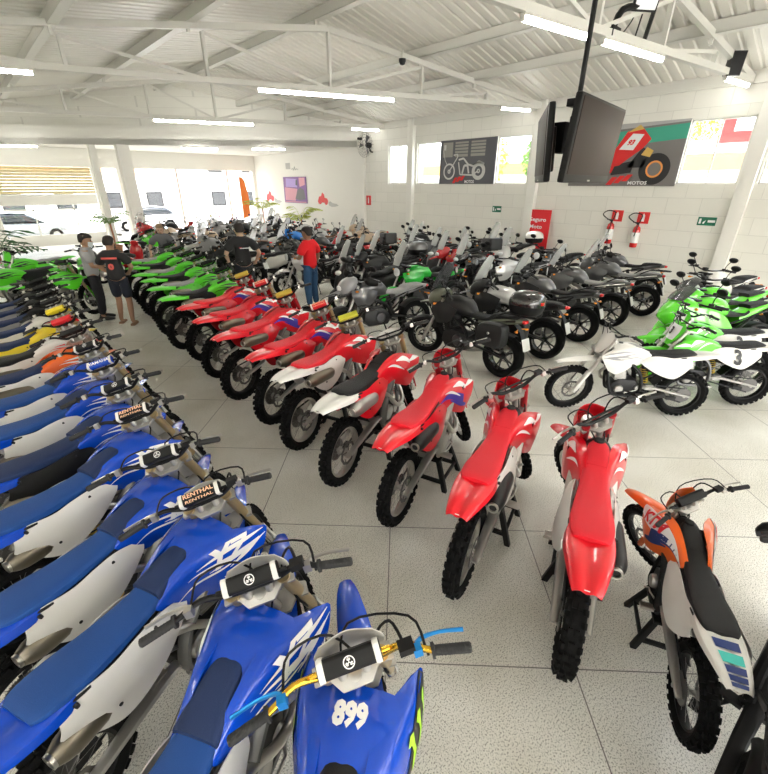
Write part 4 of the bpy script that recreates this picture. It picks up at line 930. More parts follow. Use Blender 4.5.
def thin_glass(n, tint=(.95, .97, .96), k=.9):
    m = bpy.data.materials.new(n); m.use_nodes = True; nt = m.node_tree; nt.nodes.clear()
    o = nt.nodes.new('ShaderNodeOutputMaterial'); mx = nt.nodes.new('ShaderNodeMixShader'); t = nt.nodes.new('ShaderNodeBsdfTransparent'); g = nt.nodes.new('ShaderNodeBsdfGlossy')
    t.inputs[0].default_value = (*tint, 1); g.inputs['Roughness'].default_value = .03; mx.inputs[0].default_value = 1 - k
    nt.links.new(t.outputs[0], mx.inputs[1]); nt.links.new(g.outputs[0], mx.inputs[2]); nt.links.new(mx.outputs[0], o.inputs[0]); return m
PANE = thin_glass('window_glass')
TUBEL = mat('lit_tube_dim', (1, 1, 1), .5, emit=(1., .97, .90), estr=14.)
TUBE = mat('lit_tube', (1, 1, 1), .5, emit=(1., .97, .90), estr=40.)
CABLE = mat('black_cable', (.015, .015, .015), .6)
WX = 14.; RIDX, RIDZ = 7.7, 6.42
def roof_z(x): return RIDZ - (.228 * (x - RIDX) if x > RIDX else .125 * (RIDX - x))
X0, Y0, YF = -6., -8., 26.5

struct('floor', MB().box(((X0 + WX) / 2, (Y0 + YF) / 2, -.06), (WX - X0, YF - Y0, .12)), TERR)
# ---- side wall of painted blocks with the high window strip
SILL, HEAD = 2.73, 4.17
wins = [(-6.0, -3.6), (-2.6, -.2), (.55, 2.16), (2.56, 3.87), (8.22, 9.46), (11.92, 13.17), (13.64, 14.83)]  # windows at negative y are unseen, added to let in daylight
m = MB(); T = .22
m.box((WX + T / 2, (Y0 + 16.5) / 2, SILL / 2), (T, 16.5 - Y0, SILL)); m.box((WX + T / 2, (Y0 + 16.5) / 2, (HEAD + 5.05) / 2), (T, 16.5 - Y0, 5.05 - HEAD))
prev = Y0
for a, b in wins + [(16.5, 16.5)]:
    if a > prev: m.box((WX + T / 2, (prev + a) / 2, (SILL + HEAD) / 2), (T, a - prev, HEAD - SILL))
    prev = b
struct('wall_right', m, BLOCK)
struct('wall_right_plaster', MB().box((WX + .06, (16.5 + YF) / 2, 2.3), (.32, YF - 16.5, 4.6)).box((WX + .04, 16.42, 2.5), (.36, .3, 5.0)), PLASTER)
for i, (a, b) in enumerate(wins):
    m = MB(); x = WX + .10
    for y in (a + .02, b - .02): m.box((x, y, (SILL + HEAD) / 2), (.06, .04, HEAD - SILL))
    for z in (SILL + .02, HEAD - .02): m.box((x, (a + b) / 2, z), (.06, b - a, .04))
    if b - a > 1.3 or i == 6: m.box((x, (a + b) / 2, (SILL + HEAD) / 2), (.05, .03, HEAD - SILL))
    w = struct('window_%d' % (i + 1), m, FRAMEW); part('pane', MB().box((x, (a + b) / 2, (SILL + HEAD) / 2), (.008, b - a - .04, HEAD - SILL - .04)).mesh('pane'), PANE, w)
n = 1
def trim(mb, mt=None, bevel=0.):
    global n
    o = struct('trim_%d' % n, mb, mt or STEELW, bevel); n += 1; return o
for y in (13.4, 7.9, 2.36, -3.1): trim(MB().box((WX - .09, y, 2.5), (.18, .30, 5.0)), PLASTER, .01)
trim(MB().box((WX - .06, (Y0 + 16.5) / 2, 4.90), (.12, 16.5 - Y0, .26)), STEELW)   # eaves beam along the wall head
# ---- other walls
struct('wall_front', MB().box(((X0 + WX) / 2, YF + .1, 5.4), (WX - X0, .25, 2.3)), PLASTER)
struct('wall_left', MB().box((X0 - .1, (Y0 + YF) / 2, 2.5), (.2, YF - Y0, 5.0)), PLASTER)
m = MB()   # wall behind the camera, unglazed openings added to let in sky light
m.box(((X0 + WX) / 2, Y0 - .1, .4), (WX - X0, .2, .8)); m.box(((X0 + WX) / 2, Y0 - .1, 4.9), (WX - X0, .2, 3.2))
for x in (X0 + .5, .0, 5., 10., WX - .5): m.box((x, Y0 - .1, 2.1), (.9, .2, 2.6))
struct('wall_back', m, PLASTER)
# ---- roof: ribbed white sheets on two slopes
def ribs(xa, xb):
    vsx = []; fs = []; per = .25; y = Y0; prof = []
    while y < YF + 2:
        prof += [(y, 0), (y + .15, 0), (y + .175, .032), (y + .225, .032)]; y += per
    for x in (xa, xb):
        vsx += [(x, yy_, roof_z(x) + h) for yy_, h in prof]
    k = len(prof)
    for i in range(k - 1): fs.append((i, i + 1, k + i + 1, k + i))
    o = len(vsx); vsx += [(x, y_, z + .012) for x, y_, z in vsx]; fs += [tuple(o + q for q in reversed(f)) for f in fs]
    return MB().add(vsx, fs)
m = ribs(X0, RIDX); r2 = ribs(RIDX, WX + .2); m.add(r2.v, r2.f)
struct('ceiling', m, SHEET)
for x in (-4.6, -2.2, .1, 2.4, 4.8, 7.45, 10.0, 11.6):
    z = roof_z(x) - .11
    trim(MB().box((x, (Y0 + YF) / 2, z), (.10, YF - Y0, .20)).box((x + .04, (Y0 + YF) / 2, z - .10), (.18, YF - Y0, .02)), STEELW)
# ---- roof trusses
def bar(m, a, b, w=.09, h=.12):
    a, b = Vector(a), Vector(b); t = (b - a).normalized(); s_ = t.cross(Vector((0, 0, 1)))
    if s_.length < .01: s_ = Vector((1, 0, 0))
    s_.normalize(); u_ = s_.cross(t)
    m.loft([[p + s_ * (i * w / 2) + u_ * (j * h / 2) for i, j in ((-1, -1), (1, -1), (1, 1), (-1, 1))] for p in (a, b)], 1)
def truss(xa, ya, xb, yb, xs, zc=4.84, drop=.38):
    """bottom chord from the side wall to the left, top chord following the roof"""
    y = lambda x: ya + (yb - ya) * (x - xa) / (xb - xa)
    m = MB(); zt = lambda x: max(roof_z(x) - drop, zc + .0)
    bar(m, (xa, ya, zc), (xb, yb, zc), .11, .11)
    bar(m, (xa, ya, zt(xa)), (RIDX, y(RIDX), zt(RIDX)), .10, .12); bar(m, (RIDX, y(RIDX), zt(RIDX)), (xb, yb, zc + .03), .10, .12)
    for x in xs: bar(m, (x, y(x), zc), (x, y(x), zt(x)), .07, .09)
    for i, (p, q) in enumerate(zip(xs, xs[1:])):
        if p < RIDX: bar(m, (p, y(p), zt(p)), (q, y(q), zc), .05, .06)
        else: bar(m, (q, y(q), zt(q)), (p, y(p), zc), .05, .06)
    for x in (-4.6, -2.2, .1, 2.4, 4.8, 7.45, 10.0, 11.6):
        if x > xa: bar(m, (x, y(x), zt(x)), (x, y(x), roof_z(x) - .2), .06, .06)
    trim(m, STEELW)
sA = (7.9 - 12.67) / (14 - 1.46)
truss(-6., 7.9 + sA * (-20), 13.9, 7.9 + .04, (-5.5, -2.6, .1, 2.5, 5.05, 7.72, 10.07, 12.0))
sC = (15.37 - 20) / (12.94 - 1.94)
truss(-2., 20 + sC * (-3.94), 13.9, 14.97, (-1.5, 1.2, 3.6, 5.9, 7.9, 10.2, 12.2))
sB = (2.72 - 4.09) / (14.86 - 6.2)
truss(-6., 4.09 + sB * (-12.2), 13.9, 2.87, (-5.5, -2.6, .1, 2.6, 5.2, 7.95, 9.9, 11.9))
truss(-6., -1.2, 13.9, -3.1, (-5.5, -2.6, .1, 2.6, 5.2, 7.95, 9.9, 11.9))
# ---- deep white beam and low slab over the entrance
b0, b1 = Vector((-4.6, 31.36, 0)), Vector((14., 16.67, 0))
b0 = b1 + (b0 - b1) * ((26.4 - 16.67) / (31.36 - 16.67))
m = MB(); dd = (b1 - b0).normalized(); nn = Vector((-dd.y, dd.x, 0))
if nn.y < 0: nn = -nn
m.loft([[Vector((p.x, p.y, z)) + nn * k for k, z in ((0, 4.21), (.28, 4.21), (.28, 4.93), (0, 4.93))] for p in (b0, b1)], 1)
trim(m, PLASTER)
m = MB().add([(b0.x, b0.y, 4.22), (b1.x, b1.y, 4.22), (WX, YF, 4.22), (b0.x, b0.y, 4.45), (b1.x, b1.y, 4.45), (WX, YF, 4.45)], [(0, 1, 2), (3, 5, 4), (0, 3, 4, 1), (1, 4, 5, 2), (2, 5, 3, 0)])
struct('ceiling_entrance', m, PLASTER)
m = MB()   # gable of blocks above the beam
m.add([(b0.x, b0.y + .1, 4.9), (b1.x, b1.y + .1, 4.9), (b1.x, b1.y + .1, 5.0), (RIDX, b1.y + (b0.y - b1.y) * (RIDX - b1.x) / (b0.x - b1.x) + .1, RIDZ), (b0.x, b0.y + .1, roof_z(b0.x))], [(0, 1, 2, 3, 4)])
o = len(m.v); m.add([(x, y + .2, z) for x, y, z in m.v[:5]], [(4, 3, 2, 1, 0)])
struct('wall_gable', m, BLOCK)
# ---- shop front at the far end: lintel, posts, roller shutter, panes
trim(MB().box(((X0 + WX) / 2, YF + .1, 3.85), (WX - X0, .3, .86)), PLASTER)
trim(MB().box(((X0 + 1.2) / 2, YF + .1, 2.0), (1.2 - X0 - 3.2, .25, 3.5)), PLASTER)
for x, w in ((-5.9, .3), (1.25, .18), (5.45, .35), (6.55, .30), (13.85, .25)): trim(MB().box((x, YF + .1, 1.72), (w, .3, 3.44)), PLASTER)
for x in (9.3, 12.15): trim(MB().box((x, YF + .1, 1.72), (.09, .10, 3.44)), mat('pinkish_post', (.75, .62, .56), .5))
trim(MB().loft([[(x + a * .24, y + b * .2, z) for a, b in ((-1, -1), (1, -1), (1, 1), (-1, 1))] for x, y, z in ((6.0, 23.1, 0), (6.0, 23.1, 4.22))], 1), PLASTER)
trim(MB().box((5.0, 23.85, 2.1), (.26, .26, 4.22)), PLASTER)
# roller shutter drawn half-way down: translucent yellowish slats over a white band
SHUT = mat('translucent_slat', (.72, .62, .34), .4, trans=.15, bump=.2, bscale=4)
m = MB()
for i in range(9):
    z = 2.28 + .125 * i
    m.loft([[(x, YF - .02 + dy, z + dz) for dy, dz in ((0, 0), (-.045, .05), (-.03, .105), (.0, .115), (.02, .06))] for x in (1.4, 5.25)], 1)
struct('door_1', m, SHUT)
o = bpy.data.objects['door_1']; part('bottom_rail', MB().box((3.32, YF - .02, 2.03), (3.86, .07, .46)).mesh('bottom_rail', .01), PLASTER, o)
for i, (a, b) in enumerate(((-5.7, -2.2), (-2.1, 1.15))):
    w = struct('window_%d' % (8 + i), MB().box(((a + b) / 2, YF + .05, .5), (b - a, .1, 1.0)).box(((a + b) / 2, YF + .05, 3.3), (b - a, .08, .1)), PLASTER)
    part('pane', MB().box(((a + b) / 2, YF + .05, 2.1), (b - a, .01, 2.3)).mesh('pane'), PANE, w)
w = struct('window_10', MB().box((3.35, YF + .12, .25), (3.9, .08, .5)).box((3.35, YF + .12, 1.6), (3.9, .05, .06)).box((2.6, YF + .12, 1.1), (.05, .05, 1.6)).box((4.2, YF + .12, 1.1), (.05, .05, 1.6)), FRAMEW)
part('pane', MB().box((3.35, YF + .12, 1.1), (3.9, .01, 1.7)).mesh('pane'), PANE, w)

# ------------------------------------------------------------------ fluorescent battens
LAMPS = []
def lamp(a, b, label, tube=None):
    a, b = Vector(a), Vector(b); c = (a + b) / 2; L_ = (b - a).length; yaw = math.atan2((b - a).y, (b - a).x)
    r = tag(empty('tube_light', c, yaw), label, 'light', 'fluorescent battens under the roof')
    part('housing', MB().box((0, 0, .035), (L_, .10, .05)).mesh('housing', .006), STEELW, r)
    t = MB()
    t.tube([(-L_ / 2 + .03, 0, -.02), (L_ / 2 - .03, 0, -.02)], .038, 10)
    part('lamp_tube', t.mesh('lamp_tube'), tube or TUBE, r)
    for s_ in (-1, 1): part('end_cap', MB().box((s_ * (L_ / 2 - .01), 0, -.02), (.03, .07, .07)).mesh('end_cap', .004), STEELW, r)
    LAMPS.append((c, L_, yaw))
Z = 4.74
yA = lambda x: 7.9 + sA * (x - 14); yC = lambda x: 15.37 + sC * (x - 12.94); yB = lambda x: 4.09 + sB * (x - 6.2)
for x0, x1, fn, lb in ((6.3, 7.75, yB, 'white tube light left of the screens\' mounting pole'), (8.15, 10.0, yB, 'white tube light right of the screens\' mounting pole'), (12.6, 13.8, yB, 'white tube light near the side wall, cut by the right edge'),
                       (1.2, 1.95, yA, 'white tube light cut by the left edge of the picture'), (6.05, 9.35, yA, 'longest white tube light, over the middle of the hall'), (12.5, 13.5, yA, 'short white tube light near the side wall above the motorcycle poster'),
                       (5.95, 9.1, yC, 'white tube light in front of the deep white beam'), (12.6, 13.7, yC, 'small white tube light beside the wall fan')):
    lamp((x0, fn(x0), Z), (x1, fn(x1), Z), lb, TUBEL if x0 > 12 else TUBE)
for a, b, lb in (((1.6, 25.2), (3.2, 24.2), 'white tube light under the low slab above the roller shutter'), ((7.75, 21.1), (9.15, 20.5), 'white tube light under the low slab over the main entrance'), ((10.2, 19.45), (11.3, 18.5), 'white tube light under the low slab nearest the purple poster')):
    lamp((a[0], a[1], 4.10), (b[0], b[1], 4.10), lb, TUBEL)
for x, y in ((-3.5, 6.), (-3.5, 12.), (-3., .5), (8.5, -3.2), (3.6, -3.4), (-2.6, -3.), (4., -6.), (-3.4, 17.5)):  # extra lamps out of view, added only to brighten the hall
    lamp((x - 1.2, y, 4.6), (x + 1.2, y, 4.6), 'added white tube light, unseen, brightening the hall')
# ------------------------------------------------------------------ things on the walls and under the roof
def wallq(y, z, x=WX): return Vector((x, y, z))
# motorcycle poster between the two windows: dark garage, chopper outline, red marks
PDARK = mat('poster_dark', (.10, .10, .115), .5); PGREY = mat('poster_grey', (.32, .31, .28), .5); PLINE = mat('poster_pale_line', (.62, .62, .6), .5); PRED = mat('poster_red', (.72, .02, .02), .5); PWH = mat('poster_white', (.85, .85, .85), .5)
def poster(label, y0, y1, z0, z1, ground, x=WX - .0158, name='poster'):
    r = tag(empty(name, (x, (y0 + y1) / 2, z0)), label, 'poster')
    part('sheet', MB().box((0, 0, (z1 - z0) / 2), (.03, abs(y1 - y0), z1 - z0)).mesh('sheet'), ground, r)
    W_, H_ = abs(y1 - y0), z1 - z0
    # picture coordinates: s from 0 (left as seen = far end) to 1, t from 0 (bottom) to 1
    def q(s_, t, k=1): return Vector((-.016 - .002 * k, W_ / 2 - s_ * W_, t * H_))
    def add(name, m, polys, k=1):
        mb = MB()
        for p in polys: mb.add([q(a, b, k) for a, b in p], [tuple(range(len(p)))])
        part(name, mb.mesh(name, fix=False), m, r)
    def ring(cx, cy, ra, rb, n_=28):
        asp = H_ / W_
        o = [(cx + ra * asp * cos(2 * pi * i / n_), cy + ra * sin(2 * pi * i / n_)) for i in range(n_)]; i2 = [(cx + rb * asp * cos(2 * pi * i / n_), cy + rb * sin(2 * pi * i / n_)) for i in range(n_)]
        return [[o[i], o[(i + 1) % n_], i2[(i + 1) % n_], i2[i]] for i in range(n_)]
    def ln(pts, w):
        out = []
        for (a, b), (c, d) in zip(pts, pts[1:]):
            L_ = math.hypot((c - a) * W_, (d - b) * H_); nx, ny = -(d - b) * H_ / L_ * w / W_, (c - a) * W_ / L_ * w / H_
            out.append([(a + nx, b + ny), (c + nx, d + ny), (c - nx, d - ny), (a - nx, b - ny)])
        return out
    return r, add, ring, ln, q, W_, H_
slash = [[(.26, .02), (.31, .02), (.36, .15), (.31, .15)], [(.33, .05), (.38, .05), (.43, .17), (.38, .17)], [(.40, .08), (.45, .08), (.50, .19), (.45, .19)]]
r, add, ring, ln, q, W_, H_ = poster('dark poster of a parked chopper between two windows', 9.46, 11.92, SILL, HEAD, PDARK)
add('garage_wall', PGREY, [[(.28, .62), (.52, .62), (.52, .95), (.28, .95)], [(.57, .62), (.82, .62), (.82, .95), (.57, .95)], [(.05, .62), (.24, .62), (.24, .95), (.05, .95)]])
add('shutter_lines', PDARK, [[(.28, t), (.82, t), (.82, t + .02), (.28, t + .02)] for t in (.68, .75, .82, .89)], 2)
add('chopper', PLINE, ring(.19, .29, .19, .15) + ring(.73, .29, .20, .11) + ring(.19, .29, .05, .02) + ring(.73, .29, .05, .02) + ln([(.19, .29), (.34, .62), (.33, .70)], .02) + ln([(.26, .66), (.33, .68)], .02) + ln([(.36, .55), (.45, .58), (.54, .44), (.64, .40), (.72, .50), (.82, .44)], .03) + ln([(.36, .50), (.40, .22), (.62, .20), (.72, .29)], .025) + ln([(.44, .24), (.47, .42), (.53, .42), (.56, .24)], .035) + ln([(.06, .78), (.10, .55), (.14, .46)], .012) + [[(.07, .78), (.11, .78), (.11, .9), (.07, .9)]], 2)
add('red_slashes', PRED, slash, 3)
mb = text_mb('MOTOS', lambda x, y: q(.58 + x * .036, .05 + y * .07, 3), .04); part('lettering', mb.mesh('lettering', fix=False), PWH, r)
# race bike poster, half hidden by the screens
PTEAL = mat('poster_green', (.05, .36, .25), .5); POR = mat('poster_orange', (.85, .32, .08), .5); PASP = mat('poster_asphalt', (.19, .18, .175), .5); PGR2 = mat('poster_light_grey', (.42, .42, .42), .5); PBK = mat('poster_black', (.02, .02, .022), .5); PYE = mat('poster_ochre', (.65, .42, .1), .5)
r, add, ring, ln, q, W_, H_ = poster('racing motorcycle poster on grey track, half behind the hanging screens', 3.87, 6.75, SILL - .05, HEAD + .03, PASP)
add('kerb', PGR2, [[(.0, .88), (1, .97), (1, 1), (0, 1)]]); add('grass', PTEAL, [[(.0, .60), (1, .72), (1, .94), (0, .84)]], 2)
add('tyre', PBK, ring(.80, .27, .25, .12, 32) + [[(.55, .30), (.70, .30), (.74, .55), (.66, .62)], [(.40, .34), (.62, .42), (.6, .22), (.42, .18)]], 3)
add('rim', POR, ring(.80, .27, .135, .105), 4)
add('fairing', PRED, [[(.34, .30), (.42, .62), (.50, .88), (.63, .92), (.72, .74), (.66, .60), (.56, .46), (.48, .34)], [(.30, .30), (.44, .34), (.42, .22), (.3, .2)]], 4)
add('fairing_white', PWH, [[(.45, .60), (.55, .84), (.65, .82), (.58, .58)]], 5); add('fairing_ochre', PYE, [[(.66, .5), (.74, .46), (.76, .56), (.7, .62)], [(.5, .86), (.6, .97), (.64, .9)]], 5)
mb = text_mb('93', lambda x, y: q(.55 + x * .042 + y * .02, .70 + y * .075, 6), .08); part('race_number', mb.mesh('race_number', fix=False), PRED, r)
add('red_slashes', PRED, [[(a + .13, b) for a, b in p] for p in slash], 6)
mb = text_mb('MOTOS', lambda x, y: q(.68 + x * .036, .05 + y * .055, 6), .04); part('lettering', mb.mesh('lettering', fix=False), PWH, r)
# purple poster on the plaster wall
PPU = mat('poster_purple', (.20, .09, .30), .5); PPK = mat('poster_pink', (.62, .28, .35), .5); PLI = mat('poster_lilac', (.42, .30, .66), .5)
r, add, ring, ln, q, W_, H_ = poster('purple and pink rider poster on the plaster wall', 20.95, 23.2, 1.78, 3.07, PPU, x=WX - .13)
add('sky', PLI, [[(.1, .62), (.62, .60), (.6, .92), (.12, .95)]]); add('desert', PPK, [[(.04, .1), (.5, .08), (.62, .55), (.06, .6)], [(.72, .62), (.95, .7), (.95, .97), (.7, .97)]])
add('rider', PDARK, [[(.5, .16), (.7, .1), (.95, .16), (.9, .5), (.75, .6), (.62, .5)], [(.55, .7), (.62, .66), (.64, .86), (.57, .9)]], 2); add('margin', PPK, [[(.03, .02), (.97, .02), (.97, .06), (.03, .06)]], 2)
# wall stickers: red motorcycle with a grey dust trail; red one nearer the shop front; small lettering
def sticker(label, y, z, s_):
    r = tag(empty('wall_sticker', (WX - .112, y, z)), label, 'sticker', 'wall stickers on the plaster wall')
    k = lambda pts: MB().prism([(-a * s_, b * s_) for a, b in pts], 0, .004, 'yz')
    part('motorcycle_shape', k([(-.6, -.15), (-.5, -.3), (-.28, -.32), (-.1, -.2), (.15, -.22), (.3, -.35), (.5, -.3), (.6, -.1), (.5, .05), (.2, .1), (.15, .3), (-.05, .42), (-.2, .2), (-.45, .15)]).mesh('motorcycle_shape'), PRED, r)
    part('dust_shape', k([(.62, -.2), (.8, -.1), (1.1, -.22), (1.5, -.25), (1.75, -.35), (1.4, -.42), (1.0, -.45), (.7, -.38)]).mesh('dust_shape'), mat('grey_sticker', (.5, .5, .48), .5), r)
sticker('red motorcycle wall sticker with grey dust trail, right of the purple poster', 19.55, 2.02, .75)
sticker('red motorcycle wall sticker left of the purple poster', 24.9, 2.05, .75)
r = tag(empty('wall_decal', (WX - .112, 22.3, 3.45)), 'small grey square sign and script above the purple poster', 'sign')
part('square', MB().box((0, .35, .15), (.006, .45, .3)).mesh('square'), mat('grey_sticker', (.5, .5, .48), .5), r)
part('script', MB().tube([(0, 0, -.02), (0, -.12, .02), (0, -.2, -.06), (0, -.3, .10), (0, -.36, -.05), (0, -.5, .0), (0, -.62, -.04)], .018, 5, 4, flat=1).mesh('script'), mat('grey_sticker', (.5, .5, .48), .5), r)
# fire extinguishers, their signs
RSIGN = mat('sign_red', (.72, .03, .03), .4); GSIGN = mat('sign_green', (.01, .16, .09), .4); EXT = mat('extinguisher_red', (.6, .02, .02), .25, coat=.8)
def extinguisher(y, z, label):
    r = tag(empty('fire_extinguisher', (WX - .13, y, z)), label, 'fire extinguisher', 'wall fire extinguishers')
    part('cylinder', MB().lathe([(0, 0), (.085, .0), (.10, .03), (.10, .46), (.085, .53), (.04, .57), (.03, .60), (0, .60)], n=24, axis='z').mesh('cylinder'), EXT, r)
    part('label', MB().lathe([(.1015, .12), (.1025, .12), (.1025, .40), (.1015, .40)], n=24, axis='z', closed=True).mesh('label'), WDEC, r)
    part('valve', MB().box((0, 0, .625), (.05, .05, .06)).box((-.03, .04, .66), (.03, .16, .02)).mesh('valve', .004), DALU, r)
    part('hose', MB().tube([(0, .03, .63), (-.02, .16, .70), (-.02, .27, .80), (-.02, .14, .90), (-.02, -.06, .86), (-.05, -.06, .72), (-.09, -.03, .55), (-.105, .0, .3)], .014, 7, 5).mesh('hose'), BLK, r)
    part('bracket', MB().box((.115, 0, .5), (.05, .06, .06)).mesh('bracket'), STEEL, r)
extinguisher(5.2, 1.14, 'red wall fire extinguisher, the one nearer the red banner'); extinguisher(4.48, 1.10, 'red wall fire extinguisher, the one farther from the red banner')
def sign(label, y, z, w, h, m, glyph, cat='sign', x=WX - .012):
    r = tag(empty('safety_sign', (x, y, z)), label, cat)
    part('board', MB().box((0, 0, 0), (.012, w, h)).mesh('board', .002), m, r)
    gm = MB()
    for p in glyph: gm.add([(-.009, -a * w, b * h) for a, b in p], [tuple(range(len(p)))])
    part('pictogram', gm.mesh('pictogram', fix=False), WDEC, r)
    return r
eg = [[(-.12, -.32), (.12, -.32), (.12, .2), (.05, .28), (.05, .36), (-.05, .36), (-.05, .28), (-.12, .2)]]
sign('red extinguisher sign above the extinguisher nearer the red banner', 5.12, 1.90, .30, .30, RSIGN, eg); sign('red extinguisher sign above the extinguisher farther from the red banner', 4.42, 1.88, .30, .30, RSIGN, eg)
sign('small red extinguisher sign near the wall corner below the fan', 16.1, 2.05, .32, .4, RSIGN, eg)
ex = [[(-.42, -.3), (-.30, -.3), (-.30, .3), (-.42, .3)], [(-.2, -.1), (-.05, .15), (-.12, -.3), (-.2, -.3)], [(.05, -.12), (.45, -.12), (.45, .16), (.05, .16)]]
sign('green exit sign low on the wall between fan and red banner', 9.21, 1.93, .36, .2, GSIGN, ex); sign('green exit sign right of the fire extinguishers', 2.92, 1.87, .40, .2, GSIGN, ex)
# red roll-up banner beside the pilaster
r = tag(empty('banner', (WX - .16, 7.5, .02)), 'tall red banner with white lettering standing beside the wall pilaster', 'banner')
part('sheet', MB().box((0, 0, 1.0), (.012, .86, 1.92)).mesh('sheet'), mat('banner_red', (.75, .02, .03), .45), r)
part('base', MB().box((0, 0, .02), (.16, .9, .06)).mesh('base', .006), ALU, r)
mb = text_mb('Seguro', lambda x, y: Vector((-.009, -x * .15, 1.66 + y * .12)), .03); t2 = text_mb('Moto', lambda x, y: Vector((-.009, .05 - x * .15, 1.44 + y * .12)), .03); mb.add(t2.v, t2.f); t2 = text_mb('Consorcio', lambda x, y: Vector((-.009, -x * .105, 1.12 + y * .1)), .03); mb.add(t2.v, t2.f)
part('lettering', mb.mesh('lettering', fix=False), WDEC, r)
# wall fan
r = tag(empty('wall_fan', (WX - .05, 15.75, 4.22)), 'black wall fan with wire cage high in the corner', 'fan')
part('bracket', MB().tube([(0, 0, -.25), (-.12, 0, -.22), (-.2, 0, -.02)], .03, 8, 3).mesh('bracket'), BLK, r)
part('motor', MB().lathe([(0, -.08), (.09, -.08), (.11, .0), (.10, .12), (0, .14)], (-.26, 0, 0), 18, 'x').mesh('motor'), BLK, r)
m = MB()
for a in (.46, .38, .28, .16): m.lathe([(a, -.006), (a + .006, 0), (a, .006), (a - .006, 0)], (-.46 - .05 * (1 - a / .46), 0, 0), 36, 'x', closed=True)
for k in range(20):
    a = 2 * pi * k / 20; m.tube([(-.51, .05 * cos(a), .05 * sin(a)), (-.46, .46 * cos(a), .46 * sin(a)), (-.34, .44 * cos(a), .44 * sin(a)), (-.30, .1 * cos(a), .1 * sin(a))], .004, 4, cap=False)
part('cage', m.mesh('cage'), GUNM, r)
for k in range(3):
    a = 2 * pi * k / 3; c_, s_ = cos(a), sin(a)
    g = [[(-.42 + .05 * (j - .5), (rr * c_ - (j - .5) * .3 * rr * s_ * 1.6), (rr * s_ + (j - .5) * .3 * rr * c_ * 1.6)) for j in (0, .5, 1)] for rr in (.08, .22, .38)]
    part('blade', MB().panel(Surf(g), 6, 6, .004).mesh('blade'), GUNM, r)
# small camera and junction near the corner
r = tag(empty('security_camera', (WX - .16, 16.4, 4.5)), 'small dark security camera on the corner beside the wall fan', 'camera')
part('bracket', MB().tube([(.05, 0, .1), (0, 0, .06), (-.04, -.02, .03)], .014, 6).mesh('bracket'), DALU, r); part('body', MB().lathe([(0, -.12), (.05, -.12), (.05, .06), (.06, .07), (.04, .08), (0, .07)], (-.08, -.04, 0), 14, 'x').mesh('body'), BLK, r)
r = tag(empty('security_camera', (9.45, 9.5, 5.55)), 'small dome security camera hanging from the roof truss', 'camera')
part('bracket', MB().tube([(0, 0, .25), (0, 0, .05)], .02, 6).mesh('bracket'), STEELW, r); part('body', MB().lathe([(0, -.09), (.06, -.07), (.09, 0), (.09, .05), (0, .06)], n=16, axis='z').mesh('body'), BLK, r)
# ---- two screens back to back on a ceiling pole
px, py = 4.36, 2.14
PAN = radians(-128)   # the lit face looks towards the camera side
r = tag(empty('mounting_pole', (px, py, 3.2)), 'black pole hanging from the roof that carries both screens', 'mount')
part('pole', MB().tube([(0, 0, roof_z(px) - 3.25), (0, 0, -.1)], .022, 10).tube([(.07, .03, 2.0), (.07, .03, .0)], .016, 8).mesh('pole'), BLK, r)
part('yoke', MB().box((0, 0, .16), (.24, .10, .06)).box((.0, -.06, -.1), (.30, .08, .3)).box((.04, .12, -.1), (.2, .12, .25)).mesh('yoke', .006), BLK, r)
r = tag(empty('screen_mount', (8.42, 3.78, 4.9)), 'black jointed arm on the truss holding a small monitor', 'mount'); part('arm', MB().tube([(.0, 0, .0), (.2, -.02, .3), (.5, -.15, .38), (.53, -.2, .43)], .05, 8, 3).mesh('arm'), BLK, r); part('clamp', MB().box((0, 0, -.02), (.3, .16, .14)).mesh('clamp', .006), BLK, r)
SCR = mat('dark_screen', (.03, .02, .016), .45, spec=.15); BEZ = mat('black_bezel', (.006, .006, .006), .4, spec=.25)
def screen(x, y, z, yaw, pitch, w, h, label):
    r = tag(empty('television', (x, y, z)), label, 'television', 'hanging televisions')
    r.rotation_euler = (0, pitch, yaw)      # faces local +x
    part('casing', MB().box((-.03, 0, 0), (.06, w, h)).mesh('casing', .02), BEZ, r)
    part('screen_glass', MB().box((.003, 0, .02), (.006, w - .07, h - .09)).mesh('screen_glass', .002), SCR, r)
    part('back_box', MB().box((-.075, 0, -.04), (.06, w * .6, h * .6)).mesh('back_box', .02), BEZ, r)
    part('logo_plate', MB().box((.004, 0, -h / 2 + .022), (.004, .06, .012)).mesh('logo_plate'), STEEL, r)
screen(4.31, 1.88, 3.03, radians(-84), radians(4), 1.2, .63, 'black television facing the hall, hanging from the pole')
screen(4.42, 2.48, 3.03, radians(123), radians(4), 1.15, .62, 'black television turned away, back to back with the other')
for i, (pts, lb) in enumerate((([(9.15, 3.7, 4.92), (9.2, 3.65, 5.4), (9.22, 3.6, 5.95)], 'thin black cable looping from the roof beside the pole'), ([(9.45, 3.66, 4.9), (9.55, 3.64, 5.3), (9.6, 3.6, 5.75)], 'thick black cable bundle climbing to the roof'), ([(8.75, 3.95, 4.9), (9.3, 4.1, 4.95), (9.85, 4.1, 5.35), (10.0, 4.1, 5.6)], 'long sagging black cable right of the bundle'))):
    single('power_cable', MB().tube(pts, .035 if i == 1 else .012, 6, 5), CABLE, lb, 'cable', 'cables above the screens')
r = tag(empty('monitor', (8.95, 3.55, 5.35)), 'small black monitor on the arm above the tube light', 'screen'); r.rotation_euler = (0, .3, radians(-125))
part('casing', MB().box((0, 0, 0), (.05, .42, .30)).mesh('casing', .01), BEZ, r); part('screen_glass', MB().box((.027, 0, 0), (.004, .36, .24)).mesh('screen_glass'), LENS, r)
r = tag(empty('loudspeaker', (12.7, 3.0, 4.98)), 'black loudspeaker hanging under the roof near the right edge', 'speaker'); r.rotation_euler = (0, .12, radians(-140))
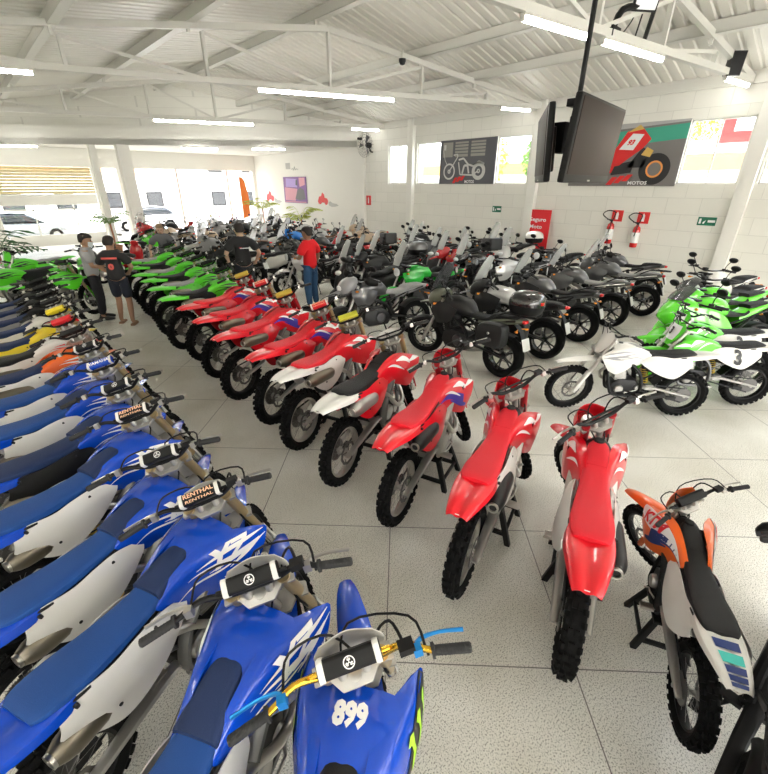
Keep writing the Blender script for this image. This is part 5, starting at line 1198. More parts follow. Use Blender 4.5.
part('cabinet', MB().box((0, 0, 0), (.2, .25, .42)).mesh('cabinet', .012), MATBLK, r); part('grille', MB().box((.102, 0, 0), (.008, .22, .38)).mesh('grille', .003), BLK, r); part('bracket', MB().tube([(-.09, 0, .0), (-.16, 0, .05), (-.16, 0, .25)], .016, 6).mesh('bracket'), STEELW, r)
# ------------------------------------------------------------------ plants, flags by the entrance
LEAF = mat('palm_leaf', (.14, .30, .05), .5, var=.3, vscale=5); LEAFD = mat('dark_leaf', (.03, .12, .03), .5, var=.3); LEAFY = mat('yellow_green_leaf', (.42, .5, .05), .5, var=.3); POT = mat('clay_pot', (.42, .19, .10), .7); POTB = mat('dark_pot', (.05, .05, .05), .6)
def frond(m, base, yaw, L_, rise, w=.05):
    d = Vector((cos(yaw), sin(yaw), 0)); s_ = Vector((-sin(yaw), cos(yaw), 0))
    P = [base + d * (L_ * t) + Vector((0, 0, rise * (t * 1.6 - 1.1 * t * t) * L_)) for t in [i / 7 for i in range(8)]]
    m.tube(P, [.012 - .001 * i for i in range(8)], 4)
    for i in range(1, 8):
        for sg in (-1, 1):
            ll = .34 * L_ * (1 - abs(i / 7 - .45)); a = P[i]; b = a + d * ll * .5 + s_ * sg * ll - Vector((0, 0, ll * .35)); c = (a + b) / 2 + d * .05 + Vector((0, 0, .02))
            m.add([a - d * .012, (a + b) / 2 - d * .018, b, c], [(0, 1, 2, 3)]); m.add([a - d * .012 + Vector((0, 0, .003)), c + Vector((0, 0, .003)), b + Vector((0, 0, .003)), (a + b) / 2 - d * .018 + Vector((0, 0, .003))], [(0, 1, 2, 3)])
def palm(x, y, h, L_, nf, label, leaf=LEAF, pot=POT, seed=1):
    rnd = random.Random(seed); r = tag(empty('potted_palm', (x, y, 0)), label, 'plant')
    part('pot', MB().lathe([(0, 0), (.17, 0), (.24, .40), (.26, .42), (.26, .46), (.22, .46), (.21, .40), (0, .38)], n=24, axis='z').mesh('pot'), pot, r)
    st = MB(); st.tube([(0, 0, .36), (.02, .01, h * .6), (0, 0, h)], .035, 8); part('stem', st.mesh('stem'), POT, r)
    m = MB()
    for i in range(nf): frond(m, Vector((0, 0, h - .1 + .12 * rnd.random())), 2 * pi * i / nf + rnd.random() * .4, L_ * (.7 + .5 * rnd.random()), .2 + .9 * rnd.random())
    part('fronds', m.mesh('fronds', fix=False), leaf, r)
palm(11.9, 18.6, 1.2, .9, 13, 'yellow green potted palm below the purple poster', LEAFY, seed=2)
palm(12.4, 23.2, 1.5, .9, 12, 'yellow green potted palm in front of the orange flag', LEAFY, seed=3)
palm(.45, 15.2, 1.1, .9, 12, 'dark potted palm at the left edge under the shutter', LEAFD, seed=4)
palm(4.3, 20.6, 1.3, .7, 11, 'light green potted palm left of the white pillar', LEAF, seed=5)
palm(-.95, 10.6, .55, 1.0, 12, 'low dark potted palm among the dark dirt bikes at the left edge', LEAFD, POTB, seed=6)
def flag(x, y, h, m, label, yaw=0.):
    r = tag(empty('feather_flag', (x, y, 0), yaw), label, 'flag')
    part('pole', MB().tube([(0, 0, 0), (0, 0, h)], .016, 8).mesh('pole'), ALU, r); part('foot', MB().box((0, 0, .015), (.4, .4, .03)).mesh('foot', .006), BLK, r)
    part('cloth', MB().panel(Surf([[(.02, 0, .9), (.25, .04, .95), (.42, -.03, 1.0)], [(.02, 0, h * .6), (.3, -.04, h * .6), (.5, .05, h * .6)], [(.02, 0, h - .02), (.2, .03, h - .05), (.34, 0, h - .25)]]), 8, 10, .004).mesh('cloth'), m, r)
flag(12.2, 25.2, 3.1, mat('orange_cloth', (.9, .22, .04), .7), 'tall orange feather flag at the right end of the shop front')
single('banner_pole', MB().tube([(-.10, 13.4, 1.75), (.62, 14.0, .03)], .035, 8).loft([[Vector((-.1, 13.4, 1.75)).lerp(Vector((.62, 14.0, .03)), t) + o_ for o_ in (Vector((0, 0, 0)), Vector((-.35, -.1, .1)), Vector((-.35, -.1, .11)), Vector((0, 0, .01)))] for t in (.05, .6)], 1), mat('blue_grey_cloth', (.08, .11, .2), .7), 'slanting blue grey banner pole at the left edge', 'banner')
# ------------------------------------------------------------------ outside
struct('ground_outside', MB().box((4, 42, -.2), (110, 30.8, .2)).box((40, 5, -.2), (51.4, 60, .2)).box((4, -30, -.2), (110, 43.8, .2)), mat('pale_asphalt', (.5, .49, .47), .9, var=.1, vscale=2))
WPAINT = mat('white_facade', (.85, .84, .8), .8, var=.04); OPAINT = mat('orange_facade', (.75, .40, .14), .8, var=.06); RTILE = mat('roof_tile', (.5, .24, .13), .8, var=.2, vscale=6)
def house(x, y, w, d, h, m, label, roof=RTILE, face='y'):
    r = tag(empty('building', (x, y, -.1)), label, 'building')
    part('walls', MB().box((0, 0, h / 2), (w, d, h)).mesh('walls'), m, r)
    part('roof', MB().prism([(-w / 2 - .4, h), (w / 2 + .4, h), (0, h + min(w, 8) * .16)], -d / 2 - .4, d / 2 + .4).mesh('roof'), roof, r)
    k = int(w // 3)
    for i in range(k):
        px_ = -w / 2 + (i + .5) * w / k
        for z in ([1.6] if h < 4 else [1.6, 4.4]):
            f_ = part('window', MB().box((px_, -d / 2 - .02, z), (1.3, .08, 1.2)).mesh('window'), DALU, r); part('pane', MB().box((px_, -d / 2 - .065, z), (1.1, .01, 1.0)).mesh('pane'), SMOKE, f_)
    return r
house(-8, 46, 14, 8, 6.2, WPAINT, 'white two storey building across the street, left'); house(8, 47, 13, 8, 3.6, WPAINT, 'low white building across the street, middle'); house(23, 46, 13, 8, 6.0, WPAINT, 'white building across the street, right')
def side_house(x, y, L_, label):
    r = tag(empty('building', (x, y, -.1)), label, 'building')
    part('walls', MB().box((0, 0, 1.9), (5, L_, 3.8)).mesh('walls'), WPAINT, r); part('band', MB().box((-2.54, 0, 3.55), (.1, L_ + .1, .5)).mesh('band'), OPAINT, r); part('parapet', MB().box((-2.3, 0, 3.98), (.5, L_, .3)).mesh('parapet'), WPAINT, r)
    part('roof', MB().prism([(-2.0, 3.8), (2.6, 3.8), (.6, 4.5)], -L_ / 2, L_ / 2).mesh('roof'), RTILE, r)
    for k in range(int(L_ // 3)): part('window', MB().box((-2.53, -L_ / 2 + 1.5 + 3 * k, 2.9), (.08, .5, .4)).mesh('window'), GREY, r)
side_house(22.8, 3.0, 10, 'white house with orange band outside the right windows'); side_house(24.5, 15.5, 9, 'orange banded house behind foliage outside the far windows')
r = tag(empty('billboard', (20.6, 3.95, 4.0)), 'red and white street sign board beyond the right window', 'sign')
part('board', MB().box((0, 0, .6), (.1, 1.5, 1.1)).mesh('board'), RSIGN, r); part('panel', MB().box((-.06, 0, .6), (.02, .7, .4)).mesh('panel'), WDEC, r); part('header', MB().box((-.06, 0, 1.27), (.05, 1.5, .25)).mesh('header'), WDEC, r)
def tree(x, y, h, R_, label, leaf, seed):
    rnd = random.Random(seed); r = tag(empty('tree', (x, y, -.1)), label, 'tree', 'trees outside the windows')
    part('trunk', MB().tube([(0, 0, 0), (.1, .05, h * .5), (0, .1, h)], [.16, .12, .06], 8, 2).mesh('trunk'), POT, r)
    m = MB()
    for i in range(1800):
        while True:
            p = Vector((rnd.uniform(-1, 1), rnd.uniform(-1, 1), rnd.uniform(-1, 1)))
            if .3 < p.length < 1: break
        c = Vector((0, 0, h)) + p * R_; u_ = Vector((rnd.gauss(0, 1), rnd.gauss(0, 1), rnd.gauss(0, 1))).normalized() * .1; v_ = u_.cross(Vector((rnd.gauss(0, 1), rnd.gauss(0, 1), 1))).normalized() * .05
        m.add([c - u_, c - v_, c + u_, c + v_], [(0, 1, 2, 3)])
    part('crown', m.mesh('crown', fix=False), leaf, r)
tree(27., 7.6, 5.6, 1.7, 'yellow green tree outside the window beside the racing poster', LEAFY, 11); tree(18.5, 13.6, 3.9, 1.5, 'yellow green tree outside the window left of the chopper poster', LEAFY, 12); tree(19., 10.2, 3.8, 1.1, 'sparse tree outside the window right of the chopper poster', LEAF, 13); tree(1.2, 36.5, 2.6, 1.2, 'leafy street tree beyond the half lowered shutter', LEAF, 14)
# parked cars outside
CARP = mat('car_white_paint', (.85, .85, .85), .2, coat=1.); CARS = mat('car_silver_paint', (.5, .52, .54), .25, .4, coat=1.); CGL = mat('car_glass', (.03, .04, .05), .05, coat=1.)
def car(x, y, yaw, paint, label):
    r = tag(empty('car', (x, y, -.1), radians(yaw)), label, 'car')
    part('body', body([(-2.1, .72, .80, .35, 4), (-1.95, .84, .98, .24, 4), (-1.2, .88, 1.0, .2, 4), (.7, .88, .95, .2, 4), (1.6, .84, .85, .22, 4), (2.05, .70, .66, .3, 4)], 3, 20).mesh('body'), paint, r)
    part('cabin', body([(-1.75, .62, .99, .9, 3), (-1.3, .70, 1.38, .9, 3), (-.4, .70, 1.47, .9, 3), (.25, .68, 1.42, .9, 3), (1.0, .64, .97, .88, 3)], 3, 20).mesh('cabin'), CGL, r)
    part('roof', body([(-1.35, .60, 1.40, 1.36, 3), (-.4, .62, 1.50, 1.40, 3), (.3, .58, 1.44, 1.38, 3)], 3, 16).mesh('roof'), paint, r)
    for sx in (-1.3, 1.3):
        for sy in (-.82, .82):
            w = part('wheel', MB().lathe([(.17, -.1), (.30, -.1), (.32, -.06), (.32, .06), (.30, .1), (.17, .1)], (sx, sy, .32), 28).mesh('wheel'), RUB, r); part('hub_cap', MB().lathe([(0, -.08), (.17, -.09), (.18, 0), (.17, .09), (0, .08)], (sx, sy, .32), 20).mesh('hub_cap'), ALU, w)
car(9.2, 33.5, 172, CARP, 'white car parked outside the main entrance'); car(2.2, 30.6, 8, CARS, 'silver car parked outside the half lowered shutter'); car(-2.8, 31.0, 5, CARP, 'white car parked outside at the far left')
# ------------------------------------------------------------------ daylight
w = bpy.data.worlds.new('sky'); SC.world = w; w.use_nodes = True; nt = w.node_tree; bg = nt.nodes['Background']
sky = nt.nodes.new('ShaderNodeTexSky'); sky.sky_type = 'NISHITA'; sky.sun_elevation = radians(48); sky.sun_rotation = radians(200); sky.sun_disc = False; sky.air_density = 1.2; sky.dust_density = 3.; sky.ozone_density = .6
hs = nt.nodes.new('ShaderNodeHueSaturation'); hs.inputs['Saturation'].default_value = .35; nt.links.new(sky.outputs[0], hs.inputs['Color']); nt.links.new(hs.outputs[0], bg.inputs[0]); bg.inputs[1].default_value = .8
sl = bpy.data.lights.new('sun', 'SUN'); so = bpy.data.objects.new('sun', sl); COL.objects.link(so); sl.energy = 6.; sl.angle = .02; sl.color = (1, .95, .86); so.rotation_euler = (radians(40), 0, radians(150))
# ------------------------------------------------------------------ placing the dirt bikes
ORD = ['first', 'second', 'third', 'fourth', 'fifth', 'sixth', 'seventh', 'eighth', 'ninth', 'tenth', 'eleventh', 'twelfth', 'thirteenth', 'fourteenth', 'fifteenth', 'sixteenth']
LG, RG, GG = 'dirt bikes in the row along the left', 'red dirt bikes in the middle row', 'green dirt bikes in the middle row'
# style, x, y, yaw, steer, lean, scale, label
LEFT = [
 ('blue_899', .33, .56, 39, 25, 0, .98, 'blue dirt bike numbered 899 with gold handlebar and green claw marks'),
 ('blue', .19, 1.13, 32, 34, -2, 1.0, 'blue dirt bike with large white YZ lettering on its shroud'),
 ('blue_word', .26, 1.88, 25, 43, -2, .96, 'blue dirt bike with fat RENTHAL bar pad, behind the one lettered YZ'),
 ('blue', .22, 2.42, 24, 42, -2, .96, 'blue dirt bike with black emblem pad between two RENTHAL padded bikes'),
 ('blue_word', .25, 3.10, 23, 43, -2, .97, 'blue dirt bike with thin RENTHAL bar pad, fifth from the camera'),
 ('blue_blackside', .28, 3.68, 22, 43, -2, .97, 'blue dirt bike with black side cover and pale grips'),
 ('blue_word2', .30, 4.32, 22, 43, -2, .97, 'blue dirt bike with blue YAMAHA bar pad'),
 ('blue', .30, 4.92, 22, 43, -2, .97, 'blue dirt bike with white side cover, farthest of the blue ones'),
 ('orange_mx', .30, 5.55, 22, 43, 0, .97, 'orange and white dirt bike with navy seat next to the blue bikes'),
 ('white_red', .30, 6.15, 22, 43, 0, .97, 'white and red dirt bike with black seat, between orange and yellow bikes'),
 ('yellow', .32, 6.75, 22, 43, 0, .97, 'yellow dirt bike with navy seat in the left row'),
 ('white_navy', .34, 7.35, 22, 43, 0, .97, 'white dirt bike with navy seat beyond the yellow one'),
 ('dark', .36, 7.95, 22, 43, 0, .97, 'black dirt bike with grey side cover, first of the dark ones beyond the white'),
 ('dark', .38, 8.55, 22, 43, 0, .97, 'black dirt bike with grey side cover, second of the dark ones beyond the white'),
 ('dark', .40, 9.15, 22, 43, 0, .97, 'black dirt bike with grey side cover, third of the dark ones beyond the white'),
]
for st, x, y, yaw, stv, ln, sc, lb in LEFT: dirt_bike(st, x, y, yaw, stv, lb, LG, ln, sc)
MID = [
 ('red', 2.66, .74, 21, 44, 1, 1.0, 'red dirt bike with red seat pointing away, nearest of the red row'),
 ('red', 2.62, 1.47, 19, 46, -1, 1.0, 'red dirt bike with red headlight mask, second of the red row'),
 ('red_violet', 2.76, 2.26, 19, 44, 0, 1.0, 'red dirt bike with violet shroud band and red headlight mask, third of the row'),
 ('red_black', 2.74, 3.02, 20, 40, 0, 1.02, 'red dirt bike with black seat and white rear fender'),
 ('red_white', 2.80, 3.80, 20, 40, 0, 1.02, 'red dirt bike with red seat and white rear fender'),
 ('red_race', 2.86, 4.48, 20, 42, 0, 1.02, 'red dirt bike with red bar pad, just beyond the white-fendered ones'),
 ('red_gold', 2.86, 5.36, 20, 42, 0, 1.02, 'red dirt bike with amber bar pad, third from the green bikes'),
 ('red_race', 2.96, 6.24, 20, 42, 0, 1.02, 'red dirt bike with violet shroud band, second from the green bikes'),
 ('red_gold', 3.05, 7.08, 20, 42, 0, 1.02, 'red dirt bike parked right beside the first green one'),
]
for i, (st, x, y, yaw, stv, ln, sc, lb) in enumerate(MID):
    dirt_bike(st, x, y, yaw, stv, lb, RG, ln, sc)
    if i < 5: bike_stand(x + .05, y, radians(0) + yaw, 'black steel stand under the %s' % ['nearest red dirt bike', 'second red dirt bike', 'third red dirt bike with violet band', 'red dirt bike with black seat', 'red seated dirt bike with white fender'][i])
GRN = [(3.02, 7.85), (3.12, 8.75), (3.25, 9.6), (3.30, 10.35), (3.42, 11.3), (3.5, 12.2)]
for i, (x, y) in enumerate(GRN):
    dirt_bike('green' if i % 2 == 0 else 'green_seat', x, y, 20, 42, 'lime green dirt bike, %s beyond the red ones in the middle row' % ORD[i], GG, 0, 1.02)
dirt_bike('orange', 2.57, .12, 26, 38, 'orange and white youth dirt bike with black seat on a tall stand', None, 0, .76, .08)
bike_stand(2.60, .13, 26, 'black steel stand under the orange youth dirt bike', .8)
# ------------------------------------------------------------------ street motorcycles
BG = 'street motorcycles beside the block wall'
P_ = lambda *a, **k: street(*a, **dict(dict(sc=1.06), **k))
P_('adv', 5.42, 3.98, 92, 'black adventure motorcycle with square side cases and round top case with red reflector', BG, MATBLK, screen=SMOKE, cases=MATBLK, top='dome', guards=False, acc=OLIVE, shroud=MATBLK)
P_('adv', 6.55, 3.93, 97, 'silver tanked black motorcycle next to the one with side cases', BG, SILV, screen=GLASS, acc=MATBLK, shroud=MATBLK)
P_('naked', 7.85, 3.92, 97, 'naked black motorcycle with licence plate second beyond the one with side cases', BG, GUNM, screen=GLASS, rack=True, shroud=MATBLK)
P_('naked', 9.25, 3.9, 97, 'grey motorcycle with trellis frame and flat seat, third from the wall end', BG, GUNM, GREYSEAT, screen=GLASS, rack=True, frame=STEEL)
P_('adv', 10.65, 3.75, 98, 'grey motorcycle with pale luggage rack standing out against the wall', BG, GUNM, GREYSEAT, screen=GLASS, rack=True, frame=STEEL)
P_('adv', 12.0, 4.1, 98, 'touring motorcycle with tall screen close to the wall under the extinguishers', BG, GUNM, BLKSEAT, screen=GLASS, guards=True)
G2 = 'street motorcycles in the middle of the hall'
K2 = dict(sc=1.08)
P_('adv', 5.3, 5.86, 160, 'grey adventure motorcycle with pale grey seat right of the red shirted person', G2, GUNM, GREYSEAT, screen=None, guards=True, acc=GREY, shroud=GUNM, **K2)
scooter(6.58, 7.61, 158, 'black scooter with tall pale screen just behind the grey adventure motorcycle', G2, MATBLK, sc=1.1)
P_('naked', 7.18, 6.41, 158, 'deep green naked motorcycle', G2, DGREEN, screen=GLASS, **K2)
P_('naked', 9.32, 5.5, 156, 'silver tanked naked motorcycle in the second line', G2, SILV, **K2)
P_('adv', 9.47, 6.5, 158, 'black motorcycle with tall pale screen between the silver tanked and red fronted ones', G2, BLKGLOSS, GREYSEAT, screen=GLASS, **K2)
P_('adv', 7.5, 8.12, 158, 'motorcycle with dark silver round top case behind the deep green one', G2, MATBLK, top=(GUNM,), screen=GLASS, **K2)
P_('adv', 9.8, 7.4, 158, 'motorcycle with deep red front and black box case', G2, DRED, screen=GLASS, top='box', **K2)
scooter(11.9, 6.85, 158, 'silver scooter with long pale screen beside the one with white top case', G2, SILV, sc=1.1)
scooter(12.45, 7.6, 160, 'scooter with white top case in front of the red banner', G2, PEARL, top=PEARL, sc=1.15)
P_('naked', 11.6, 5.6, 158, 'black naked motorcycle with steel tank cap in the second line', G2, BLKGLOSS, **K2)
scooter(8.55, 8.8, 158, 'black scooter with pale screen and glossy front, left of the gunmetal scooter', G2, BLKGLOSS, sc=1.1); scooter(10.4, 8.2, 158, 'gunmetal scooter with pale screen behind the red fronted motorcycle', G2, GUNM, sc=1.1)
P_('naked', 6.5, 9.75, 152, 'silver tanked motorcycle left of the red shirted person', G2, SILV, BLKSEAT, **K2)
P_('adv', 8.6, 10.35, 160, 'motorcycle with large black box case against the plaster wall', G2, MATBLK, screen=GLASS, top='box', **K2); P_('adv', 10.54, 9.2, 158, 'dark motorcycle with pale slanting screen under the chopper poster', G2, GUNM, screen=GLASS, **K2)
P_('naked', 12.2, 8.25, 158, 'black naked motorcycle under the chopper poster', G2, BLKGLOSS, **K2); scooter(12.7, 9.05, 160, 'silver scooter by the pilaster under the chopper poster', G2, SILV); P_('adv', 11.9, 10.65, 160, 'tall dark motorcycle with upright mirrors near the wall pilaster', G2, MATBLK, screen=GLASS, **K2); scooter(13.1, 11.4, 165, 'grey scooter at the wall under the far windows', G2, GREY)
P_('naked', 11.0, 10.0, 158, 'silver tanked naked motorcycle beside the tall dark one', G2, SILV, **K2)
# far rows by the entrance
rnd = random.Random(5)
NAMES = [('black', MATBLK), ('gunmetal', GUNM), ('silver', SILV), ('white', PEARL), ('deep red', DRED), ('grey', GREY), ('glossy black', BLKGLOSS), ('beige', BEIGE)]
ROWL = ['row beyond the standing people', 'second far row', 'third far row', 'fourth far row', 'row by the entrance']
for j, y in enumerate((12.4, 14.6, 16.9, 19.2, 21.6)):
    for i in range(8):
        x = 5.5 + 1.08 * i + (.3 if j % 2 else 0) + (j * .1)
        if x > 12.9 or (j == 0 and i > 5): continue
        if x - 3.0 < .12 * 0: continue
        if abs(x - 11.9) < .9 and abs(y - 18.6) < 1.0: continue
        nm, pt = NAMES[(i * 3 + j * 5 + (i * j) % 3) % 8]
        if (j, i) == (1, 3): nm, pt = 'sky blue', SBLUE
        k = (i + 2 * j) % 3; yw = 116 + rnd.uniform(-4, 4); yy_ = y + rnd.uniform(-.06, .06)
        lb = '%s %s, %s from left in the %s' % (nm, ['naked motorcycle', 'scooter with pale screen', 'touring motorcycle'][k], ORD[i], ROWL[j])
        if k == 1: scooter(x, yy_, yw, lb, 'motorcycles in the far rows', pt, screen=GLASS if (i + j) % 2 else None)
        else: P_('naked' if k == 0 else 'adv', x, yy_, yw, lb, 'motorcycles in the far rows', pt, [BLKSEAT, GREYSEAT, BROWNSEAT][(i + j) % 3], screen=GLASS if k == 2 else None)
dirt_bike('green', 4.45, 16.9, 25, 40, 'lime green dirt bike alone near the entrance pillar', None, 0, 1., name='dirt_bike')
# far left: green bikes side-on, black and red ones beyond
for x, y, yw, st, lb in ((.5, 12.2, 195, 'green', 'deep lime dirt bike at the far left edge, side-on'), (.9, 13.7, 200, 'green_seat', 'bright lime dirt bike behind the far left one'), (1.0, 10.9, 30, 'green', 'lime green dirt bike left of the grey shirted person'), (1.95, 12.75, 75, 'green_seat', 'lime green dirt bike behind the grey shirted person')):
    dirt_bike(st, x, y, yw, 10, lb, 'green dirt bikes at the far left')
scooter(2.0, 15.0, 10, 'black scooter below the half lowered shutter', None, BLKGLOSS, screen=None); scooter(3.5, 15.2, 60, 'red scooter in front of the white pillars', None, DRED, screen=None)
# ------------------------------------------------------------------ green and white cluster on the right
dirt_bike('pit', 5.64, 1.52, 129, 14, 'white pit bike with black seat in front of the green number 3 bike', None, 0, .92, .0, name='pit_bike')
RGp = 'green motorcycles on the right'
dirt_bike('green_white', 6.62, 1.02, 129, 10, 'white and green dirt bike wearing number 3', RGp, 0, .93, .0)
dirt_bike('green_white', 7.2, 1.12, 131, 6, 'white and green dirt bike half hidden behind the number 3 one', RGp, 0, .95, .0)
P_('sport', 8.2, 1.2, 144, 'bright green sport motorcycle nearest the number 3 dirt bikes', RGp, NGREEN, BLKSEAT, steer=10, sc=1.1)
P_('sport', 9.1, 1.35, 146, 'bright green sport motorcycle next to the white tanked one', RGp, NGREEN, BLKSEAT, steer=10, sc=1.1)
P_('naked', 10.1, 1.5, 150, 'pearl white tanked motorcycle beyond the green sport ones', RGp, PEARL, BLKSEAT, steer=15); P_('naked', 11.2, 1.75, 152, 'white motorcycle with black seat and upright mirrors near the wall', RGp, PEARL, BLKSEAT, steer=15)
# hand guard of a motorcycle standing just outside the right edge
P_('adv', 2.34, -.46, -4, 'black street motorcycle with lime indicators, cut by the right edge beside the orange one', None, MATBLK, steer=8, lean=-2, guards=True, blink=GDEC, mirrors=False, sc=1.0)
# ------------------------------------------------------------------ people: one skinned body each, clothes and hair as children
SKIN = mat('skin_tan', (.42, .24, .15), .5, var=.05); SKINL = mat('skin_light', (.55, .35, .25), .5, var=.05); SKIND = mat('skin_deep', (.26, .14, .085), .5, var=.05)
HAIR = mat('dark_hair', (.018, .013, .01), .7, bump=.5, bscale=150); HAIRB = mat('sandy_hair', (.25, .17, .10), .7, bump=.5, bscale=150)
EYEW = mat('eye_white', (.8, .78, .75), .3); EYED = mat('eye_dark', (.02, .015, .01), .2)
def skin_mesh(name, verts, edges, radii, root=0, sub=2):
    me = bpy.data.meshes.new(name); me.from_pydata([tuple(v) for v in verts], edges, [])
    o = bpy.data.objects.new(name, me); COL.objects.link(o)
    m = o.modifiers.new('s', 'SKIN'); m.use_smooth_shade = True; m.branch_smoothing = .6
    lay = me.skin_vertices[0].data
    for i, r in enumerate(radii):
        lay[i].radius = r if isinstance(r, tuple) else (r, r)
        lay[i].use_root = (i == root)
    u = o.modifiers.new('u', 'SUBSURF'); u.levels = sub; u.render_levels = sub
    dg = bpy.context.evaluated_depsgraph_get()
    out = bpy.data.meshes.new_from_object(o.evaluated_get(dg)); out.name = name
    bpy.data.objects.remove(o); bpy.data.meshes.remove(me)
    out.materials.clear(); out.materials.append(None)
    for p in out.polygons: p.use_smooth = True
    return out
class Chain:
    def __init__(s): s.v = []; s.e = []; s.r = []
    def add(s, p, r, par=None):
        s.v.append(Vector(p)); s.r.append(r)
        if par is not None: s.e.append((par, len(s.v) - 1))
        return len(s.v) - 1
    def mesh(s, name, sub=2): return skin_mesh(name, s.v, s.e, s.r, 0, sub)
def person(x, y, yaw, label, H_=1.72, skin=SKIN, hair=HAIR, arms=None, legs=None, lean=0., shirt=None, trousers=None, shoes=None, shorts=False, sleeve='short', mask=None, back=None, hairlen=.0, head_turn=0., head_tilt=0., bulk=1.1):
    """faces local +x; arms: (elbow, hand) per side (L = +y) in local metres for a 1.72 m figure"""
    k = H_ / 1.72
    r = tag(empty('person', (x, y, 0), radians(yaw), 0, k), label, 'person'); r.scale = (k * bulk, k * bulk, k)
    ln = lambda z: lean * max(0, z - .9)          # forward lean above the hips
    arms = arms or {}; legs = legs or {}
    C = Chain()
    pel = C.add((0, 0, .93), (.115, .145)); wa = C.add((ln(1.08), 0, 1.08), (.10, .135), pel); ch = C.add((ln(1.27), 0, 1.27), (.115, .16), wa); up = C.add((ln(1.40), 0, 1.40), (.085, .12), ch)
    nk = C.add((ln(1.48) + .01, 0, 1.485), .055, up); nk2 = C.add((ln(1.53) + .02, 0, 1.535), .054, nk)
    hx = ln(1.6) + .03
    J = {}
    for nm, sd in (('L', 1), ('R', -1)):
        sh = C.add((ln(1.39), .17 * sd, 1.385), .05, up)
        el, hn = arms.get(nm, ((.0, .235 * sd, 1.12), (.10, .25 * sd, .88)))
        el, hn = Vector(el), Vector(hn); S0 = Vector((ln(1.39), .175 * sd, 1.395))
        e0 = C.add(S0.lerp(el, .5), .046, sh); e = C.add(el, .042, e0); f = C.add(el.lerp(hn, .45), .039, e); wrt = C.add(hn, .026, f)
        d = (hn - el).normalized(); side = d.cross(Vector((0, 0, 1)) if abs(d.z) < .8 else Vector((1, 0, 0))).normalized(); nrm = side.cross(d)
        pm = C.add(hn + d * .05, (.034, .022), wrt); pm2 = C.add(hn + d * .085, (.036, .018), pm)
        for q, (off, L_) in enumerate(((-.03, .062), (-.010, .074), (.011, .069), (.031, .054))):
            b_ = hn + d * .09 + side * off
            a1 = C.add(b_, .0095, pm2); a2 = C.add(b_ + d * L_ * .5 + nrm * .008, .0088, a1); C.add(b_ + d * L_ * .9 + nrm * .026, .0075, a2)
        t1 = C.add(hn + d * .035 - side * .036, .011, pm); C.add(hn + d * .075 - side * .058 + nrm * .012, .0095, t1)
        hp = C.add((0, .09 * sd, .88), (.085, .085), pel)
        kn, an = legs.get(nm, ((.02, .10 * sd, .48), (-.01, .11 * sd, .09))); kn, an = Vector(kn), Vector(an); h0 = Vector((0, .09 * sd, .88))
        t_ = C.add(h0.lerp(kn, .5), .075, hp); kk = C.add(kn, .054, t_); cf = C.add(kn.lerp(an, .35), .056, kk); ank = C.add(an, .036, cf)
        ft = C.add(an + Vector((.05, .0, -.055)), (.034, .036), ank); C.add(an + Vector((.15, .012 * sd, -.065)), (.022, .04), ft)
        J[nm] = (sh, S0, el, hn, h0, kn, an)
    body_ = part('body', C.mesh('body'), skin, r)
    # head: lofted rings with jaw and brow, joined into the body mesh
    T = Matrix.Translation((hx, 0, 1.60)) @ Matrix.Rotation(head_turn, 4, 'Z') @ Matrix.Rotation(head_tilt, 4, 'Y')
    rings = []
    for z, fx, bx, w_ in ((-.115, .045, -.045, .045), (-.10, .078, -.055, .056), (-.07, .092, -.068, .066), (-.03, .096, -.085, .072), (.0, .092, -.094, .075), (.04, .096, -.10, .077), (.08, .085, -.096, .073), (.105, .06, -.075, .057), (.122, .02, -.035, .026)):
        rings.append([((fx + bx) / 2 + (fx - bx) / 2 * cos(a), w_ * sin(a) * (1 + .06 * cos(a)), z) for a in [2 * pi * i / 20 for i in range(20)]])
    hm = MB().loft(rings, 2)
    hm.loft([[(.088 + t * .030 * (1 if t else 0), y_ * (1 - .2 * t), z_) for y_, z_ in ((-.014, -.045), (.014, -.045), (.008, .012 - .02 * t), (-.008, .012 - .02 * t))] for t in (0, 1)], 1)     # nose
    for sd in (-1, 1): hm.lathe([(0, -.012), (.022, -.008), (.028, .006), (.018, .012), (0, .006)], (-.01, .076 * sd, -.02), 12)
    hm.xf(T)
    part('head', hm.mesh('head', sharp=70), skin, body_)
    for sd in (-1, 1):
        part('eye', MB().lathe([(0, -.012), (.008, -.008), (.012, 0), (.008, .008), (0, .012)], (.087, .031 * sd, .002), 10).xf(T).mesh('eye'), EYED, r)
    part('mouth', MB().box((.092, 0, -.068), (.012, .045, .009)).xf(T).mesh('mouth', .003), mat('lip', (.35, .13, .1), .5), r)
    hr = []
    for z, fx, bx, w_ in ((-.05 - hairlen, -.03, -.098, .062), (-.02, -.01, -.105, .082), (.03, .03, -.112, .087), (.06, .105, -.112, .086), (.09, .098, -.105, .08), (.118, .07, -.082, .062), (.137, .025, -.04, .03)):
        hr.append([((fx + bx) / 2 + (fx - bx) / 2 * cos(a), w_ * sin(a), z) for a in [2 * pi * i / 20 for i in range(20)]])
    part('hair', MB().loft(hr, 2).xf(T).mesh('hair', sharp=70), hair, r)
    if mask:
        g = [[(.05, -.078, z), (.108, -.04, z - .002), (.128 if z > -.06 else .112, 0, z - .004), (.108, .04, z - .002), (.05, .078, z)] for z in (-.018, -.06, -.105)]
        part('face_mask', MB().panel(Surf(g), 10, 6, .004).xf(T).mesh('face_mask'), mask, r)
